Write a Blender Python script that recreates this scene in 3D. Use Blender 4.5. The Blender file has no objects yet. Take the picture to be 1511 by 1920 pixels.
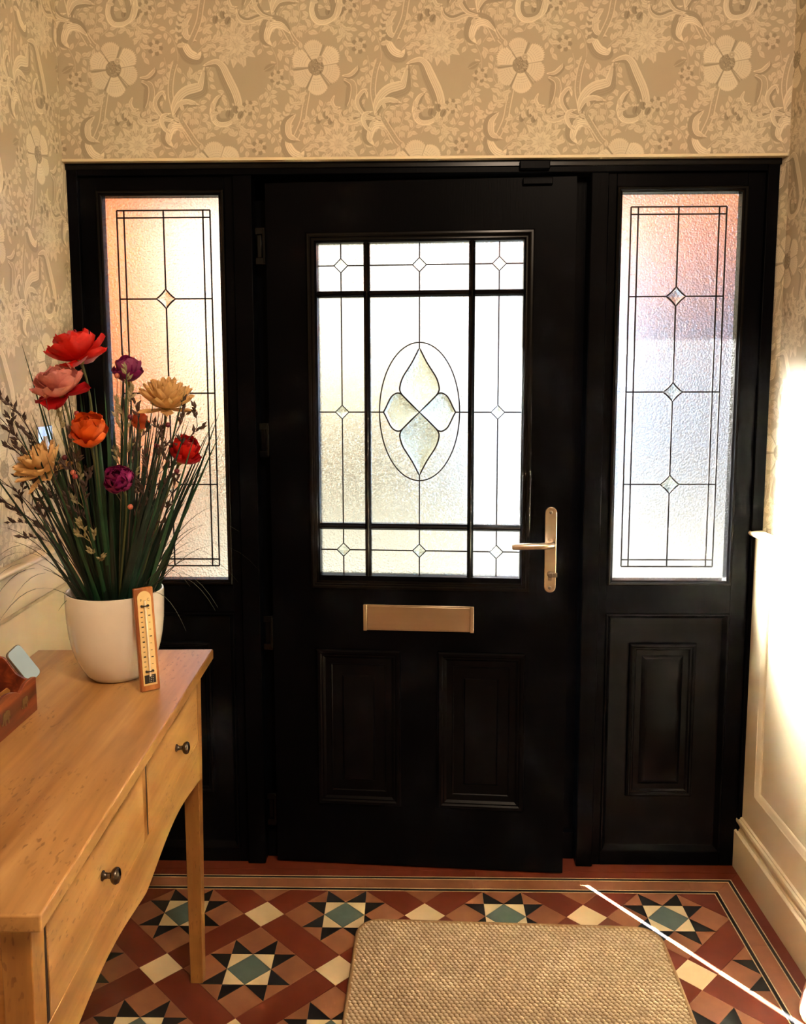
import bpy, math, random
import numpy as np
from mathutils import Vector, Matrix

sc = bpy.context.scene
COL = sc.collection
random.seed(11)
R = math.radians

# ------------------------------------------------------------------ camera
W, H = 1511, 1920
F_PX, PITCH, YAW, ROLL = 1609.12, 0.1169, -0.0217, -0.0029
CAM = Vector((-0.0177, -2.3531, 1.412))
fw = Vector((math.sin(YAW) * math.cos(PITCH), math.cos(YAW) * math.cos(PITCH), -math.sin(PITCH)))
rt = Vector((math.cos(YAW), -math.sin(YAW), 0))
up = rt.cross(fw)
rt, up = rt * math.cos(ROLL) + up * math.sin(ROLL), up * math.cos(ROLL) - rt * math.sin(ROLL)
cd = bpy.data.cameras.new('camera')
cd.sensor_fit = 'HORIZONTAL'
cd.sensor_width = 36.0
cd.lens = 36.0 * F_PX / W
cd.shift_x = 16.13 / W
cd.shift_y = -67.8 / W
cd.clip_start = 0.02
cam = bpy.data.objects.new('camera', cd)
m3 = Matrix((rt, up, -fw)).transposed()
cam.matrix_world = Matrix.Translation(CAM) @ m3.to_4x4()
COL.objects.link(cam)
sc.camera = cam

# ------------------------------------------------------------------ light
SUN_EL, SUN_AZ = R(26.8), R(35.5)          # light travels towards +X and -Y
wd = bpy.data.worlds.new('world')
sc.world = wd
wd.use_nodes = True
wn = wd.node_tree.nodes
wn.clear()
w_out = wn.new('ShaderNodeOutputWorld')
w_bg = wn.new('ShaderNodeBackground')
w_sky = wn.new('ShaderNodeTexSky')
w_sky.sky_type = 'NISHITA'
w_sky.sun_disc = False
w_sky.sun_elevation = SUN_EL
w_sky.sun_rotation = -SUN_AZ
w_sky.air_density = 1.0
w_sky.dust_density = 1.2
w_bg.inputs['Strength'].default_value = 0.20
wd.node_tree.links.new(w_sky.outputs[0], w_bg.inputs[0])
wd.node_tree.links.new(w_bg.outputs[0], w_out.inputs[0])

sun = bpy.data.lights.new('sun', 'SUN')
sun.energy = 375.0
sun.angle = R(0.55)
sun.color = (1.0, 0.97, 0.91)
sun_o = bpy.data.objects.new('sun', sun)
sdir = Vector((math.sin(SUN_AZ) * math.cos(SUN_EL), -math.cos(SUN_AZ) * math.cos(SUN_EL), -math.sin(SUN_EL)))
sun_o.rotation_euler = sdir.to_track_quat('-Z', 'Y').to_euler()
sun_o.location = (-3, 5, 4)
COL.objects.link(sun_o)

lamp = bpy.data.lights.new('hall_light', 'POINT')    # ceiling lamp of the hall behind the camera
lamp.shadow_soft_size = 0.14
lamp.energy = 54.0
lamp.color = (1.0, 0.77, 0.57)
lamp_o = bpy.data.objects.new('hall_light', lamp)
lamp_o.location = (0.45, -2.10, 2.50)
COL.objects.link(lamp_o)

sc.view_settings.view_transform = 'Standard'
sc.view_settings.look = 'None'
sc.view_settings.gamma = 1.0
sc.view_settings.use_curve_mapping = False
sc.view_settings.exposure = 0.25
try:
    sc.cycles.use_denoising = True
    sc.cycles.max_bounces = 14
    sc.cycles.transmission_bounces = 10
    sc.cycles.transparent_max_bounces = 16
    sc.cycles.sample_clamp_indirect = 450.0
except Exception:
    pass

# ------------------------------------------------------------------ helpers
class MB:
    def __init__(self):
        self.v, self.f, self.m = [], [], []
    def add(self, verts, faces, mi=0):
        b = len(self.v)
        self.v += [tuple(p) for p in verts]
        self.f += [tuple(b + i for i in q) for q in faces]
        self.m += [mi] * len(faces)
        return self
    def box(self, x0, x1, y0, y1, z0, z1, mi=0):
        return self.add([(x0, y0, z0), (x1, y0, z0), (x1, y1, z0), (x0, y1, z0),
                         (x0, y0, z1), (x1, y0, z1), (x1, y1, z1), (x0, y1, z1)],
                        [(0, 3, 2, 1), (4, 5, 6, 7), (0, 1, 5, 4), (1, 2, 6, 5), (2, 3, 7, 6), (3, 0, 4, 7)], mi)
    def prism(self, pts, d, mi=0):
        """closed polygon pts (3D) extruded by vector d"""
        n = len(pts)
        d = Vector(d)
        a = [Vector(p) for p in pts]
        vs = a + [p + d for p in a]
        fs = [tuple(range(n))[::-1], tuple(range(n, 2 * n))]
        fs += [(i, (i + 1) % n, n + (i + 1) % n, n + i) for i in range(n)]
        return self.add(vs, fs, mi)
    def lathe(self, prof, c=(0, 0, 0), n=32, axis='z', mi=0):
        vs, fs = [], []
        k = len(prof)
        for i in range(n):
            a = 2 * math.pi * i / n
            for r, h in prof:
                p = (r * math.cos(a), r * math.sin(a), h)
                if axis == 'x':
                    p = (p[2], p[0], p[1])
                elif axis == 'y':
                    p = (p[0], p[2], p[1])
                vs.append((c[0] + p[0], c[1] + p[1], c[2] + p[2]))
        for i in range(n):
            j = (i + 1) % n
            for q in range(k - 1):
                fs.append((i * k + q, j * k + q, j * k + q + 1, i * k + q + 1))
        return self.add(vs, fs, mi)
    def tube(self, pts, rad, n=8, mi=0, cap=True):
        pts = [Vector(p) for p in pts]
        rads = rad if isinstance(rad, (list, tuple)) else [rad] * len(pts)
        vs, fs = [], []
        prev = None
        for i, p in enumerate(pts):
            t = (pts[min(i + 1, len(pts) - 1)] - pts[max(i - 1, 0)]).normalized()
            if prev is None:
                a = t.orthogonal().normalized()
            else:
                a = (prev - t * prev.dot(t)).normalized()
            prev = a
            b = t.cross(a)
            for k in range(n):
                g = 2 * math.pi * k / n
                vs.append(p + (a * math.cos(g) + b * math.sin(g)) * rads[i])
        for i in range(len(pts) - 1):
            for k in range(n):
                l = (k + 1) % n
                fs.append((i * n + k, i * n + l, (i + 1) * n + l, (i + 1) * n + k))
        if cap:
            fs.append(tuple(range(n))[::-1])
            fs.append(tuple((len(pts) - 1) * n + k for k in range(n)))
        return self.add(vs, fs, mi)
    def ring(self, x0, x1, z0, z1, prof, fill=False, mi=0):
        """mitred moulding round a rectangle in the x-z plane; prof = [(inset, y)]"""
        vs, fs = [], []
        for o, y in prof:
            vs += [(x0 + o, y, z0 + o), (x1 - o, y, z0 + o), (x1 - o, y, z1 - o), (x0 + o, y, z1 - o)]
        for i in range(len(prof) - 1):
            for k in range(4):
                l = (k + 1) % 4
                fs.append((i * 4 + k, i * 4 + l, i * 4 + 4 + l, i * 4 + 4 + k))
        if fill:
            q = (len(prof) - 1) * 4
            fs.append((q, q + 1, q + 2, q + 3))
        return self.add(vs, fs, mi)
    def mesh(self, name):
        me = bpy.data.meshes.new(name)
        me.from_pydata(self.v, [], self.f)
        me.update()
        return me
    def build(self, name, mats, parent=None, smooth=35, bevel=0, loc=None, seg=2, fixn=True):
        me = self.mesh(name)
        if not isinstance(mats, (list, tuple)):
            mats = [mats]
        for m in mats:
            me.materials.append(m)
        if len(mats) > 1:
            me.polygons.foreach_set('material_index', self.m)
        if fixn:
            fix_normals(me)
        if smooth:
            me.polygons.foreach_set('use_smooth', [True] * len(me.polygons))
            me.set_sharp_from_angle(angle=R(smooth))
        o = bpy.data.objects.new(name, me)
        COL.objects.link(o)
        if parent:
            o.parent = parent
        if loc:
            o.location = loc
        if bevel:
            b = o.modifiers.new('bevel', 'BEVEL')
            b.width = bevel
            b.segments = seg
            b.limit_method = 'ANGLE'
            b.angle_limit = R(40)
        return o


import bmesh
def fix_normals(me):
    bm = bmesh.new()
    bm.from_mesh(me)
    bmesh.ops.recalc_face_normals(bm, faces=bm.faces)
    bm.to_mesh(me)
    bm.free()


def empty(name, loc=(0, 0, 0), rz=0.0, rot=None, parent=None):
    o = bpy.data.objects.new(name, None)
    o.empty_display_size = 0.05
    o.location = loc
    o.rotation_euler = rot if rot else (0, 0, rz)
    COL.objects.link(o)
    if parent:
        o.parent = parent
    return o


def tag(o, label=None, cat=None, group=None, kind=None):
    if label: o['label'] = label
    if cat: o['category'] = cat
    if group: o['group'] = group
    if kind: o['kind'] = kind
    return o


# ------------------------------------------------------------------ materials
def srgb(r, g, b):
    f = lambda c: (c / 255 / 12.92) if c / 255 <= 0.04045 else ((c / 255 + 0.055) / 1.055) ** 2.4
    return (f(r), f(g), f(b), 1.0)

def new_mat(name):
    m = bpy.data.materials.new(name)
    m.use_nodes = True
    nt = m.node_tree
    nt.nodes.clear()
    out = nt.nodes.new('ShaderNodeOutputMaterial')
    return m, nt, out

def N(nt, t, **kw):
    n = nt.nodes.new('ShaderNode' + t)
    for k, v in kw.items():
        if k in n.inputs.keys():
            n.inputs[k].default_value = v
        else:
            setattr(n, k, v)
    return n

def L(nt, a, b):
    nt.links.new(a, b)

def ramp(nt, stops):
    r = nt.nodes.new('ShaderNodeValToRGB')
    e = r.color_ramp.elements
    while len(e) < len(stops):
        e.new(0.5)
    for i, (p, c) in enumerate(stops):
        e[i].position = p
        e[i].color = c
    return r

def coords(nt, kind='Object', scale=(1, 1, 1), rot=(0, 0, 0)):
    tc = nt.nodes.new('ShaderNodeTexCoord')
    mp = nt.nodes.new('ShaderNodeMapping')
    mp.inputs['Scale'].default_value = scale
    mp.inputs['Rotation'].default_value = rot
    L(nt, tc.outputs[kind], mp.inputs['Vector'])
    return mp.outputs[0]

def plain(name, col, rough=0.5, metal=0.0, var=0.12, vscale=18.0, bump=0.0, bscale=120.0, coat=0.0,
          spec=0.5, objvar=0.0, stretch=(1, 1, 1), rvar=0.0, trans=0.0):
    """principled material: base colour broken up by noise, optional relief and per-object shade"""
    m, nt, out = new_mat(name)
    p = N(nt, 'BsdfPrincipled', Roughness=rough, Metallic=metal)
    p.inputs['Specular IOR Level'].default_value = spec
    if coat:
        p.inputs['Coat Weight'].default_value = coat
        p.inputs['Coat Roughness'].default_value = 0.08
    v = coords(nt, 'Object', stretch)
    nz = N(nt, 'TexNoise', Scale=vscale, Detail=5.0)
    L(nt, v, nz.inputs['Vector'])
    c = Vector(col[:3])
    lo = tuple(max(0, x * (1 - var)) for x in c) + (1,)
    hi = tuple(min(1, x * (1 + var)) for x in c) + (1,)
    rp = ramp(nt, [(0.3, lo), (0.7, hi)])
    L(nt, nz.outputs['Fac'], rp.inputs[0])
    cs = rp.outputs[0]
    if objvar:
        oi = N(nt, 'ObjectInfo')
        mr = N(nt, 'MapRange')
        mr.inputs['To Min'].default_value = 1 - objvar
        mr.inputs['To Max'].default_value = 1 + objvar
        L(nt, oi.outputs['Random'], mr.inputs['Value'])
        hs = N(nt, 'HueSaturation')
        L(nt, cs, hs.inputs['Color'])
        L(nt, mr.outputs[0], hs.inputs['Value'])
        cs = hs.outputs[0]
    L(nt, cs, p.inputs['Base Color'])
    if rvar:
        mr = N(nt, 'MapRange')
        mr.inputs['To Min'].default_value = rough - rvar
        mr.inputs['To Max'].default_value = rough + rvar
        L(nt, nz.outputs['Fac'], mr.inputs['Value'])
        L(nt, mr.outputs[0], p.inputs['Roughness'])
    if bump:
        nb = N(nt, 'TexNoise', Scale=bscale, Detail=4.0)
        L(nt, v, nb.inputs['Vector'])
        bp = N(nt, 'Bump', Strength=bump, Distance=0.001)
        L(nt, nb.outputs['Fac'], bp.inputs['Height'])
        L(nt, bp.outputs[0], p.inputs['Normal'])
    sh = p.outputs[0]
    if trans:
        t = N(nt, 'BsdfTranslucent')
        L(nt, cs, t.inputs['Color'])
        mx = N(nt, 'MixShader', Fac=trans)
        L(nt, sh, mx.inputs[1])
        L(nt, t.outputs[0], mx.inputs[2])
        sh = mx.outputs[0]
    L(nt, sh, out.inputs[0])
    return m

def wood(name, axis, light, mid, dark, rough=0.33, scale=1.0, fleck=0.55, coat=0.15):
    m, nt, out = new_mat(name)
    p = N(nt, 'BsdfPrincipled', Roughness=rough)
    p.inputs['Coat Weight'].default_value = coat
    p.inputs['Coat Roughness'].default_value = 0.25
    st = {'x': (1.2, 14, 14), 'y': (14, 1.2, 14), 'z': (14, 14, 1.2)}[axis]
    v = coords(nt, 'Object', tuple(s * scale for s in st))
    n1 = N(nt, 'TexNoise', Scale=1.3, Detail=6.0, Roughness=0.6, Distortion=0.6)
    L(nt, v, n1.inputs['Vector'])
    rp = ramp(nt, [(0.34, dark), (0.5, mid), (0.64, light)])
    st0 = {'x': (.5, 16, 16), 'y': (16, .5, 16), 'z': (16, 16, .5)}[axis]
    n0 = N(nt, 'TexNoise', Scale=1.0, Detail=0.0)
    L(nt, coords(nt, 'Object', tuple(q * scale for q in st0)), n0.inputs['Vector'])
    av = N(nt, 'MixRGB', Fac=.42)
    L(nt, n1.outputs['Fac'], av.inputs[1])
    L(nt, n0.outputs['Fac'], av.inputs[2])
    L(nt, av.outputs[0], rp.inputs[0])
    st2 = {'x': (7, 90, 90), 'y': (90, 7, 90), 'z': (90, 90, 7)}[axis]
    v2 = coords(nt, 'Object', tuple(s * scale for s in st2))
    n2 = N(nt, 'TexNoise', Scale=1.0, Detail=3.0)
    L(nt, v2, n2.inputs['Vector'])
    r2 = ramp(nt, [(0.35, (0.80, 0.80, 0.80, 1)), (0.6, (1, 1, 1, 1))])
    L(nt, n2.outputs['Fac'], r2.inputs[0])
    mx = N(nt, 'MixRGB', blend_type='MULTIPLY', Fac=0.55)
    L(nt, rp.outputs[0], mx.inputs[1])
    L(nt, r2.outputs[0], mx.inputs[2])
    # short dark flecks and small bruises
    st3 = {'x': (110, 330, 330), 'y': (330, 110, 330), 'z': (330, 330, 110)}[axis]
    v3 = coords(nt, 'Object', tuple(s * scale * 0.5 for s in st3), (0, 0, 0.5))
    n3 = N(nt, 'TexNoise', Scale=1.0, Detail=1.0)
    L(nt, v3, n3.inputs['Vector'])
    nbig = N(nt, 'TexNoise', Scale=5.0 * scale, Detail=2.0)
    L(nt, coords(nt, 'Object'), nbig.inputs['Vector'])
    rb = ramp(nt, [(0.48, (0, 0, 0, 1)), (0.60, (1, 1, 1, 1))])
    L(nt, nbig.outputs['Fac'], rb.inputs[0])
    r3 = ramp(nt, [(0.63, (0, 0, 0, 1)), (0.68, (1, 1, 1, 1))])
    L(nt, n3.outputs['Fac'], r3.inputs[0])
    ml = N(nt, 'Math', operation='MULTIPLY')
    L(nt, rb.outputs[0], ml.inputs[0])
    L(nt, r3.outputs[0], ml.inputs[1])
    ml2 = N(nt, 'Math', operation='MULTIPLY')
    L(nt, ml.outputs[0], ml2.inputs[0])
    ml2.inputs[1].default_value = fleck
    mx2 = N(nt, 'MixRGB', blend_type='MIX')
    L(nt, ml2.outputs[0], mx2.inputs[0])
    L(nt, mx.outputs[0], mx2.inputs[1])
    mx2.inputs[2].default_value = (dark[0] * .42, dark[1] * .30, dark[2] * .22, 1)
    L(nt, mx2.outputs[0], p.inputs['Base Color'])
    bp = N(nt, 'Bump', Strength=0.10, Distance=0.001)
    L(nt, n2.outputs['Fac'], bp.inputs['Height'])
    L(nt, bp.outputs[0], p.inputs['Normal'])
    L(nt, p.outputs[0], out.inputs[0])
    return m

BLACK = plain('black_door_paint', (.0016, .0016, .0022, 1), rough=0.34, var=0.15, vscale=6, bump=0.22, bscale=260,
              stretch=(1, 1, 0.08), spec=0.025)
BLACK_SEMI = plain('black_panel_paint', (.0016, .0016, .0022, 1), rough=0.28, var=0.1, vscale=6, bump=0.15, bscale=260, stretch=(1, 1, .08), spec=0.07)
BLACK_GLOSS = plain('black_bead_paint', (.0018, .0018, .0022, 1), rough=0.22, var=0.1, spec=0.15)
CREAM = plain('cream_panel_paint', srgb(226, 211, 176), rough=0.42, var=0.025, vscale=5, bump=0.06, bscale=90)
WHITE = plain('white_ceiling_paint', srgb(228, 222, 210), rough=0.7, var=0.03)
PLASTER = plain('hall_plaster', srgb(205, 190, 160), rough=0.8, var=0.04)
STEEL = plain('satin_steel', srgb(205, 190, 172), rough=0.30, metal=1.0, var=0.05, vscale=60, bump=0.05, bscale=400, stretch=(0.1, 1, 1))
STEEL_DARK = plain('dark_steel', srgb(120, 112, 104), rough=0.35, metal=1.0, var=0.1)
LEAD = plain('lead_strip', srgb(34, 30, 36), rough=0.45, metal=0.4, var=0.2)
OAK_Y = wood('oak_lengthwise', 'y', srgb(202, 158, 102), srgb(182, 136, 82), srgb(152, 105, 56))
OAK_Z = wood('oak_upright', 'z', srgb(186, 138, 78), srgb(164, 114, 58), srgb(136, 88, 42))
OAK_X = wood('oak_crosswise', 'x', srgb(206, 148, 82), srgb(186, 128, 64), srgb(156, 100, 46))
GAP_SHADE = plain('drawer_gap_shade', srgb(34, 14, 7), rough=0.6)  # near-black brown that paints the shade inside the drawer gaps

def glass_mats():
    # flat outer face of the pane: lets light straight through
    mo, nt, out = new_mat('pane_outer_face')
    t = N(nt, 'BsdfTransparent', Color=(0.93, 0.95, 0.94, 1))
    L(nt, t.outputs[0], out.inputs[0])
    # stippled inner face: scatters light to both sides of its path
    mi, nt, out = new_mat('pane_stippled_face')
    v = coords(nt, 'Object')
    n1 = N(nt, 'TexNoise', Scale=260.0, Detail=2.0, Roughness=0.6)
    L(nt, v, n1.inputs['Vector'])
    n2 = N(nt, 'TexVoronoi', Scale=170.0)
    L(nt, v, n2.inputs['Vector'])
    ad = N(nt, 'Math', operation='ADD')
    L(nt, n1.outputs['Fac'], ad.inputs[0])
    L(nt, n2.outputs['Distance'], ad.inputs[1])
    bp = N(nt, 'Bump', Strength=1.0, Distance=0.0034)
    L(nt, ad.outputs[0], bp.inputs['Height'])
    # stipples bend light both ways; half of the face is finely frosted, half is clear stipple
    sh = []
    for ior, rgh in ((1.22, .72), (0.83, .72), (1.30, .24), (0.77, .24)):
        r = N(nt, 'BsdfRefraction', Roughness=rgh, IOR=ior, Color=(0.95, 0.96, 0.95, 1))
        r.distribution = 'BECKMANN'
        if rgh < .5:
            L(nt, bp.outputs[0], r.inputs['Normal'])
        sh.append(r)
    def mix(a_, b_, f_):
        m_ = N(nt, 'MixShader', Fac=f_)
        L(nt, a_.outputs[0], m_.inputs[1])
        L(nt, b_.outputs[0], m_.inputs[2])
        return m_
    mx = mix(mix(sh[0], sh[1], .5), mix(sh[2], sh[3], .5), .68)
    tl = N(nt, 'BsdfTranslucent', Color=(0.92, 0.92, 0.92, 1))
    L(nt, bp.outputs[0], tl.inputs['Normal'])
    mx2 = N(nt, 'MixShader', Fac=0.004)
    L(nt, mx.outputs[0], mx2.inputs[1])
    L(nt, tl.outputs[0], mx2.inputs[2])
    gl = N(nt, 'BsdfGlossy', Roughness=0.3)
    L(nt, bp.outputs[0], gl.inputs['Normal'])
    mx3 = N(nt, 'MixShader', Fac=0.03)
    L(nt, mx2.outputs[0], mx3.inputs[1])
    L(nt, gl.outputs[0], mx3.inputs[2])
    L(nt, mx3.outputs[0], out.inputs[0])
    # clear bevelled pieces
    mb, nt, out = new_mat('bevelled_clear_glass')
    g = N(nt, 'BsdfRefraction', Roughness=0.12, IOR=1.5, Color=(0.90, 0.93, 0.91, 1))
    gl = N(nt, 'BsdfGlossy', Roughness=0.05)
    fr = N(nt, 'Fresnel', IOR=1.45)
    mx = N(nt, 'MixShader')
    L(nt, fr.outputs[0], mx.inputs[0])
    L(nt, g.outputs[0], mx.inputs[1])
    L(nt, gl.outputs[0], mx.inputs[2])
    L(nt, mx.outputs[0], out.inputs[0])
    return mo, mi, mb
PANE_OUT, PANE_IN, BEVEL = glass_mats()

# ------------------------------------------------------------------ wallpaper print (drawn here, no file)
TW, TH = 0.527, 0.50                      # repeat of the paper in metres
PXM = 720.0                               # drawing units: 720 to the metre
def make_wallpaper():
    S = 2.6                               # canvas pixels per drawing unit
    w, h = int(TW * PXM * S), int(TH * PXM * S)
    cv = np.full((h, w), 0.42, np.float32)
    tw, th = TW * PXM, TH * PXM
    def poly(pts, tone, alpha=1.0):
        pts = np.asarray(pts, float)
        for ox in (-tw, 0, tw):
            for oy in (-th, 0, th):
                q = (pts + (ox, oy)) * S
                x0, y0 = np.floor(q.min(0)).astype(int)
                x1, y1 = np.ceil(q.max(0)).astype(int) + 1
                x0, y0, x1, y1 = max(x0, 0), max(y0, 0), min(x1, w), min(y1, h)
                if x0 >= x1 or y0 >= y1:
                    continue
                X, Y = np.meshgrid(np.arange(x0, x1) + .5, np.arange(y0, y1) + .5)
                ins = np.zeros(X.shape, bool)
                a = q
                b = np.roll(q, -1, 0)
                for (ax, ay), (bx, by) in zip(a, b):
                    if ay == by:
                        continue
                    c = ((ay > Y) != (by > Y)) & (X < (bx - ax) * (Y - ay) / (by - ay) + ax)
                    ins ^= c
                sub = cv[y0:y1, x0:x1]
                sub[ins] = sub[ins] * (1 - alpha) + tone * alpha
    def spline(pts, n=10):
        P = [np.array(p, float) for p in pts]
        P = [2 * P[0] - P[1]] + P + [2 * P[-1] - P[-2]]
        o = []
        for i in range(1, len(P) - 2):
            for k in range(n):
                t = k / n
                o.append(0.5 * (2 * P[i] + (P[i + 1] - P[i - 1]) * t + (2 * P[i - 1] - 5 * P[i] + 4 * P[i + 1] - P[i + 2]) * t * t
                                + (3 * P[i] - P[i - 1] - 3 * P[i + 1] + P[i + 2]) * t ** 3))
        o.append(P[-2])
        return np.array(o)
    def stroke(pts, wid, tone, alpha=1.0, n=10, taper=(1, 1)):
        c = spline(pts, n)
        d = np.gradient(c, axis=0)
        d /= np.linalg.norm(d, axis=1)[:, None] + 1e-9
        nrm = np.stack([-d[:, 1], d[:, 0]], 1)
        t = np.linspace(0, 1, len(c))[:, None]
        ww = wid * (taper[0] * (1 - t) + taper[1] * t) / 2
        poly(np.concatenate([c + nrm * ww, (c - nrm * ww)[::-1]]), tone, alpha)
        return c, nrm
    def blob(cx, cy, rx, ry, tone, rot=0, alpha=1.0, n=20):
        a = np.linspace(0, 2 * np.pi, n, endpoint=False)
        p = np.stack([rx * np.cos(a), ry * np.sin(a)], 1)
        c, s = np.cos(rot), np.sin(rot)
        poly(p @ np.array([[c, s], [-s, c]]) + (cx, cy), tone, alpha)
    def leaf(x, y, ang, ln, wd, tone, vein=None):
        t = np.linspace(0, 1, 9)
        half = wd / 2 * np.sin(np.pi * t ** 0.85)
        p = np.concatenate([np.stack([t * ln, half], 1), np.stack([t * ln, -half], 1)[::-1]])
        c, s = np.cos(ang), np.sin(ang)
        M = np.array([[c, s], [-s, c]])
        poly(p @ M + (x, y), tone)
        if vein is not None:
            poly(np.array([[0, .5], [ln * .9, .2], [ln * .9, -.2], [0, -.5]]) @ M + (x, y), vein)
    rnd = random.Random(5)
    LT, HI, DK, ML = 0.80, 0.95, 0.12, 0.64
    def sprig(pts, k=9, ln=14, wd=7.5, tone=0.74):
        c, nr = stroke(pts, 1.3, 0.62)
        for i in range(1, k + 1):
            j = int(i * (len(c) - 1) / (k + 0.5))
            tx, ty = -nr[j][1], nr[j][0]
            a = math.atan2(nr[j][1], nr[j][0])
            td = math.atan2(-nr[j][0], nr[j][1])
            side = 1 if i % 2 else -1
            leaf(c[j][0] + 2 * side * nr[j][0], c[j][1] + 2 * side * nr[j][1], td + side * 0.9, ln, wd, tone, 0.52)
    def stem(pts, wid=9):
        stroke(pts, wid, 0.46)
        c, nr = stroke(pts, wid - 3, 0.40)
        for sgn in (-1, 1):
            q = c + nr * (wid / 2) * sgn
            stroke([tuple(p) for p in q[::4]], 1.7, LT, n=5)
        for i in range(2, len(c) - 2, 3):
            blob(c[i][0], c[i][1], .9, .9, 0.62, n=8)
    def acanthus(pts, wid, tone=LT, dark=True):
        c = spline(pts, 12)
        d = np.gradient(c, axis=0)
        d /= np.linalg.norm(d, axis=1)[:, None] + 1e-9
        nr = np.stack([-d[:, 1], d[:, 0]], 1)
        t = np.linspace(0, 1, len(c))
        ww = wid * .8 * np.sin(np.pi * np.clip(t, .02, .98)) ** 0.7
        if dark:
            poly(np.concatenate([c + nr * (ww * .80)[:, None] , (c - nr * (ww * .15)[:, None])[::-1]]), 0.33)
            for q in (.62, .42, .24):
                cc = c + nr * (ww * q)[:, None]
                stroke([tuple(p) for p in cc[2:-2:5]], .9, 0.24, n=5)
        poly(np.concatenate([c + nr * (ww * .12)[:, None], (c - nr * (ww * .62)[:, None])[::-1]]), tone)
        for q in (0, .2, .4):
            cc = c - nr * (ww * q)[:, None]
            stroke([tuple(p) for p in cc[2:-2:5]], .8, 0.46 + q * .3, n=5)
        for q in (.12, -.62):
            cc = c + nr * (ww * q)[:, None]
            stroke([tuple(p) for p in cc[1:-1:5]], 1.2, 0.90, n=5)
    def big_flower(cx, cy, r=47):
        for k in range(6):
            a = math.radians(-98 + 60 * k + rnd.uniform(-5, 5))
            pts = []
            for i in range(23):
                t = -1 + 2 * i / 22
                rr = r * (1.0 - 0.16 * t * t + .04 * math.sin(k * 2.4)) * (1 + (0.055 if i % 2 else -0.02))
                aa = a + t * 0.445
                pts.append((cx + rr * math.cos(aa), cy + rr * math.sin(aa)))
            pts.append((cx + 9 * math.cos(a + .4), cy + 9 * math.sin(a + .4)))
            pts.append((cx + 9 * math.cos(a - .4), cy + 9 * math.sin(a - .4)))
            poly(pts, LT + (0.06 if k % 2 else 0))
            for i in range(-3, 4):
                aa = a + i * 0.11
                for q in (.46, .56, .66):
                    blob(cx + r * q * math.cos(aa), cy + r * q * math.sin(aa), .8, .8, 0.5, n=6)
                p0, p1 = (cx + r * .72 * math.cos(aa), cy + r * .72 * math.sin(aa)), (cx + r * .9 * math.cos(aa), cy + r * .9 * math.sin(aa))
                stroke([p0, p1], .7, 0.62, n=2)
            aa = a + .52
            stroke([(cx + 12 * math.cos(aa), cy + 12 * math.sin(aa)), (cx + r * .9 * math.cos(aa), cy + r * .9 * math.sin(aa))], 1.4, 0.25, n=3)
        blob(cx, cy, 15, 15, 0.28)
        for i in range(70):
            q, aa = 14 * math.sqrt(rnd.random()), rnd.random() * 6.28
            blob(cx + q * math.cos(aa), cy + q * math.sin(aa), 1.1, 1.1, rnd.choice((0.10, 0.5, 0.18)), n=6)
        blob(cx + 8, cy - 14, 6, 6, 0.62)
        blob(cx + 8, cy - 14, 4.2, 4.2, 0.45)
        blob(cx + 8, cy - 14, 1.6, 1.6, 0.75)
    def dahlia(cx, cy):
        for ring_, (n, r, tone) in enumerate(((11, 43, .78), (11, 32, .66), (9, 21, .80))):
            for k in range(n):
                a = 2 * math.pi * (k + .5 * ring_) / n
                leaf(cx + 5 * math.cos(a), cy + 5 * math.sin(a), a, r - 5, 15 - 2 * ring_, tone, 0.5)
                if ring_ == 1:
                    for q in (.5, .65, .8):
                        for sd in (-.13, .13):
                            blob(cx + r * q * math.cos(a + sd), cy + r * q * math.sin(a + sd), 2.6, 1.0, 0.44, rot=a + sd * 3)
        blob(cx, cy, 9, 9, 0.72)
        for i in range(24):
            q, aa = 8 * math.sqrt(rnd.random()), rnd.random() * 6.28
            blob(cx + q * math.cos(aa), cy + q * math.sin(aa), .9, .9, 0.55, n=6)
    def small_flower(cx, cy, r=13):
        for k in range(5):
            a = 2 * math.pi * k / 5 - 1.2
            blob(cx + r * .75 * math.cos(a), cy + r * .75 * math.sin(a), 5, 4.4, 0.26, rot=a)
            leaf(cx + r * .5 * math.cos(a + .63), cy + r * .5 * math.sin(a + .63), a + .63, 10, 6, 0.72)
        blob(cx, cy, 7.5, 7.5, 0.66)
        for i in range(14):
            q, aa = 6 * math.sqrt(rnd.random()), rnd.random() * 6.28
            blob(cx + q * math.cos(aa), cy + q * math.sin(aa), .9, .9, 0.46, n=6)
    def tulips(cx, cy):
        for dx, dy, a in ((-14, -6, .2), (0, -14, -.2), (9, -4, .5)):
            stroke([(cx, cy + 16), (cx + dx * .5, cy + 6), (cx + dx, cy + dy)], 1.2, 0.6)
            blob(cx + dx, cy + dy, 5.5, 8, 0.25, rot=a)
            blob(cx + dx + 1.5, cy + dy, 1.2, 6, 0.15, rot=a)
            for k in (-3.5, 0, 3.5):
                leaf(cx + dx + k, cy + dy - 6, -1.57 + k * .1, 6, 3.5, 0.72)
    def bells(cx, cy):
        for dx, dy, a in ((-8, 0, 2.2), (8, -2, .9), (0, 9, 1.6)):
            stroke([(cx, cy - 8), (cx + dx, cy + dy)], 1.1, 0.62)
            poly([(cx + dx - 6, cy + dy), (cx + dx, cy + dy - 3), (cx + dx + 6, cy + dy), (cx + dx + 5, cy + dy + 9), (cx + dx + 2, cy + dy + 6),
                  (cx + dx, cy + dy + 10), (cx + dx - 2, cy + dy + 6), (cx + dx - 5, cy + dy + 9)], 0.68)
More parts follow.
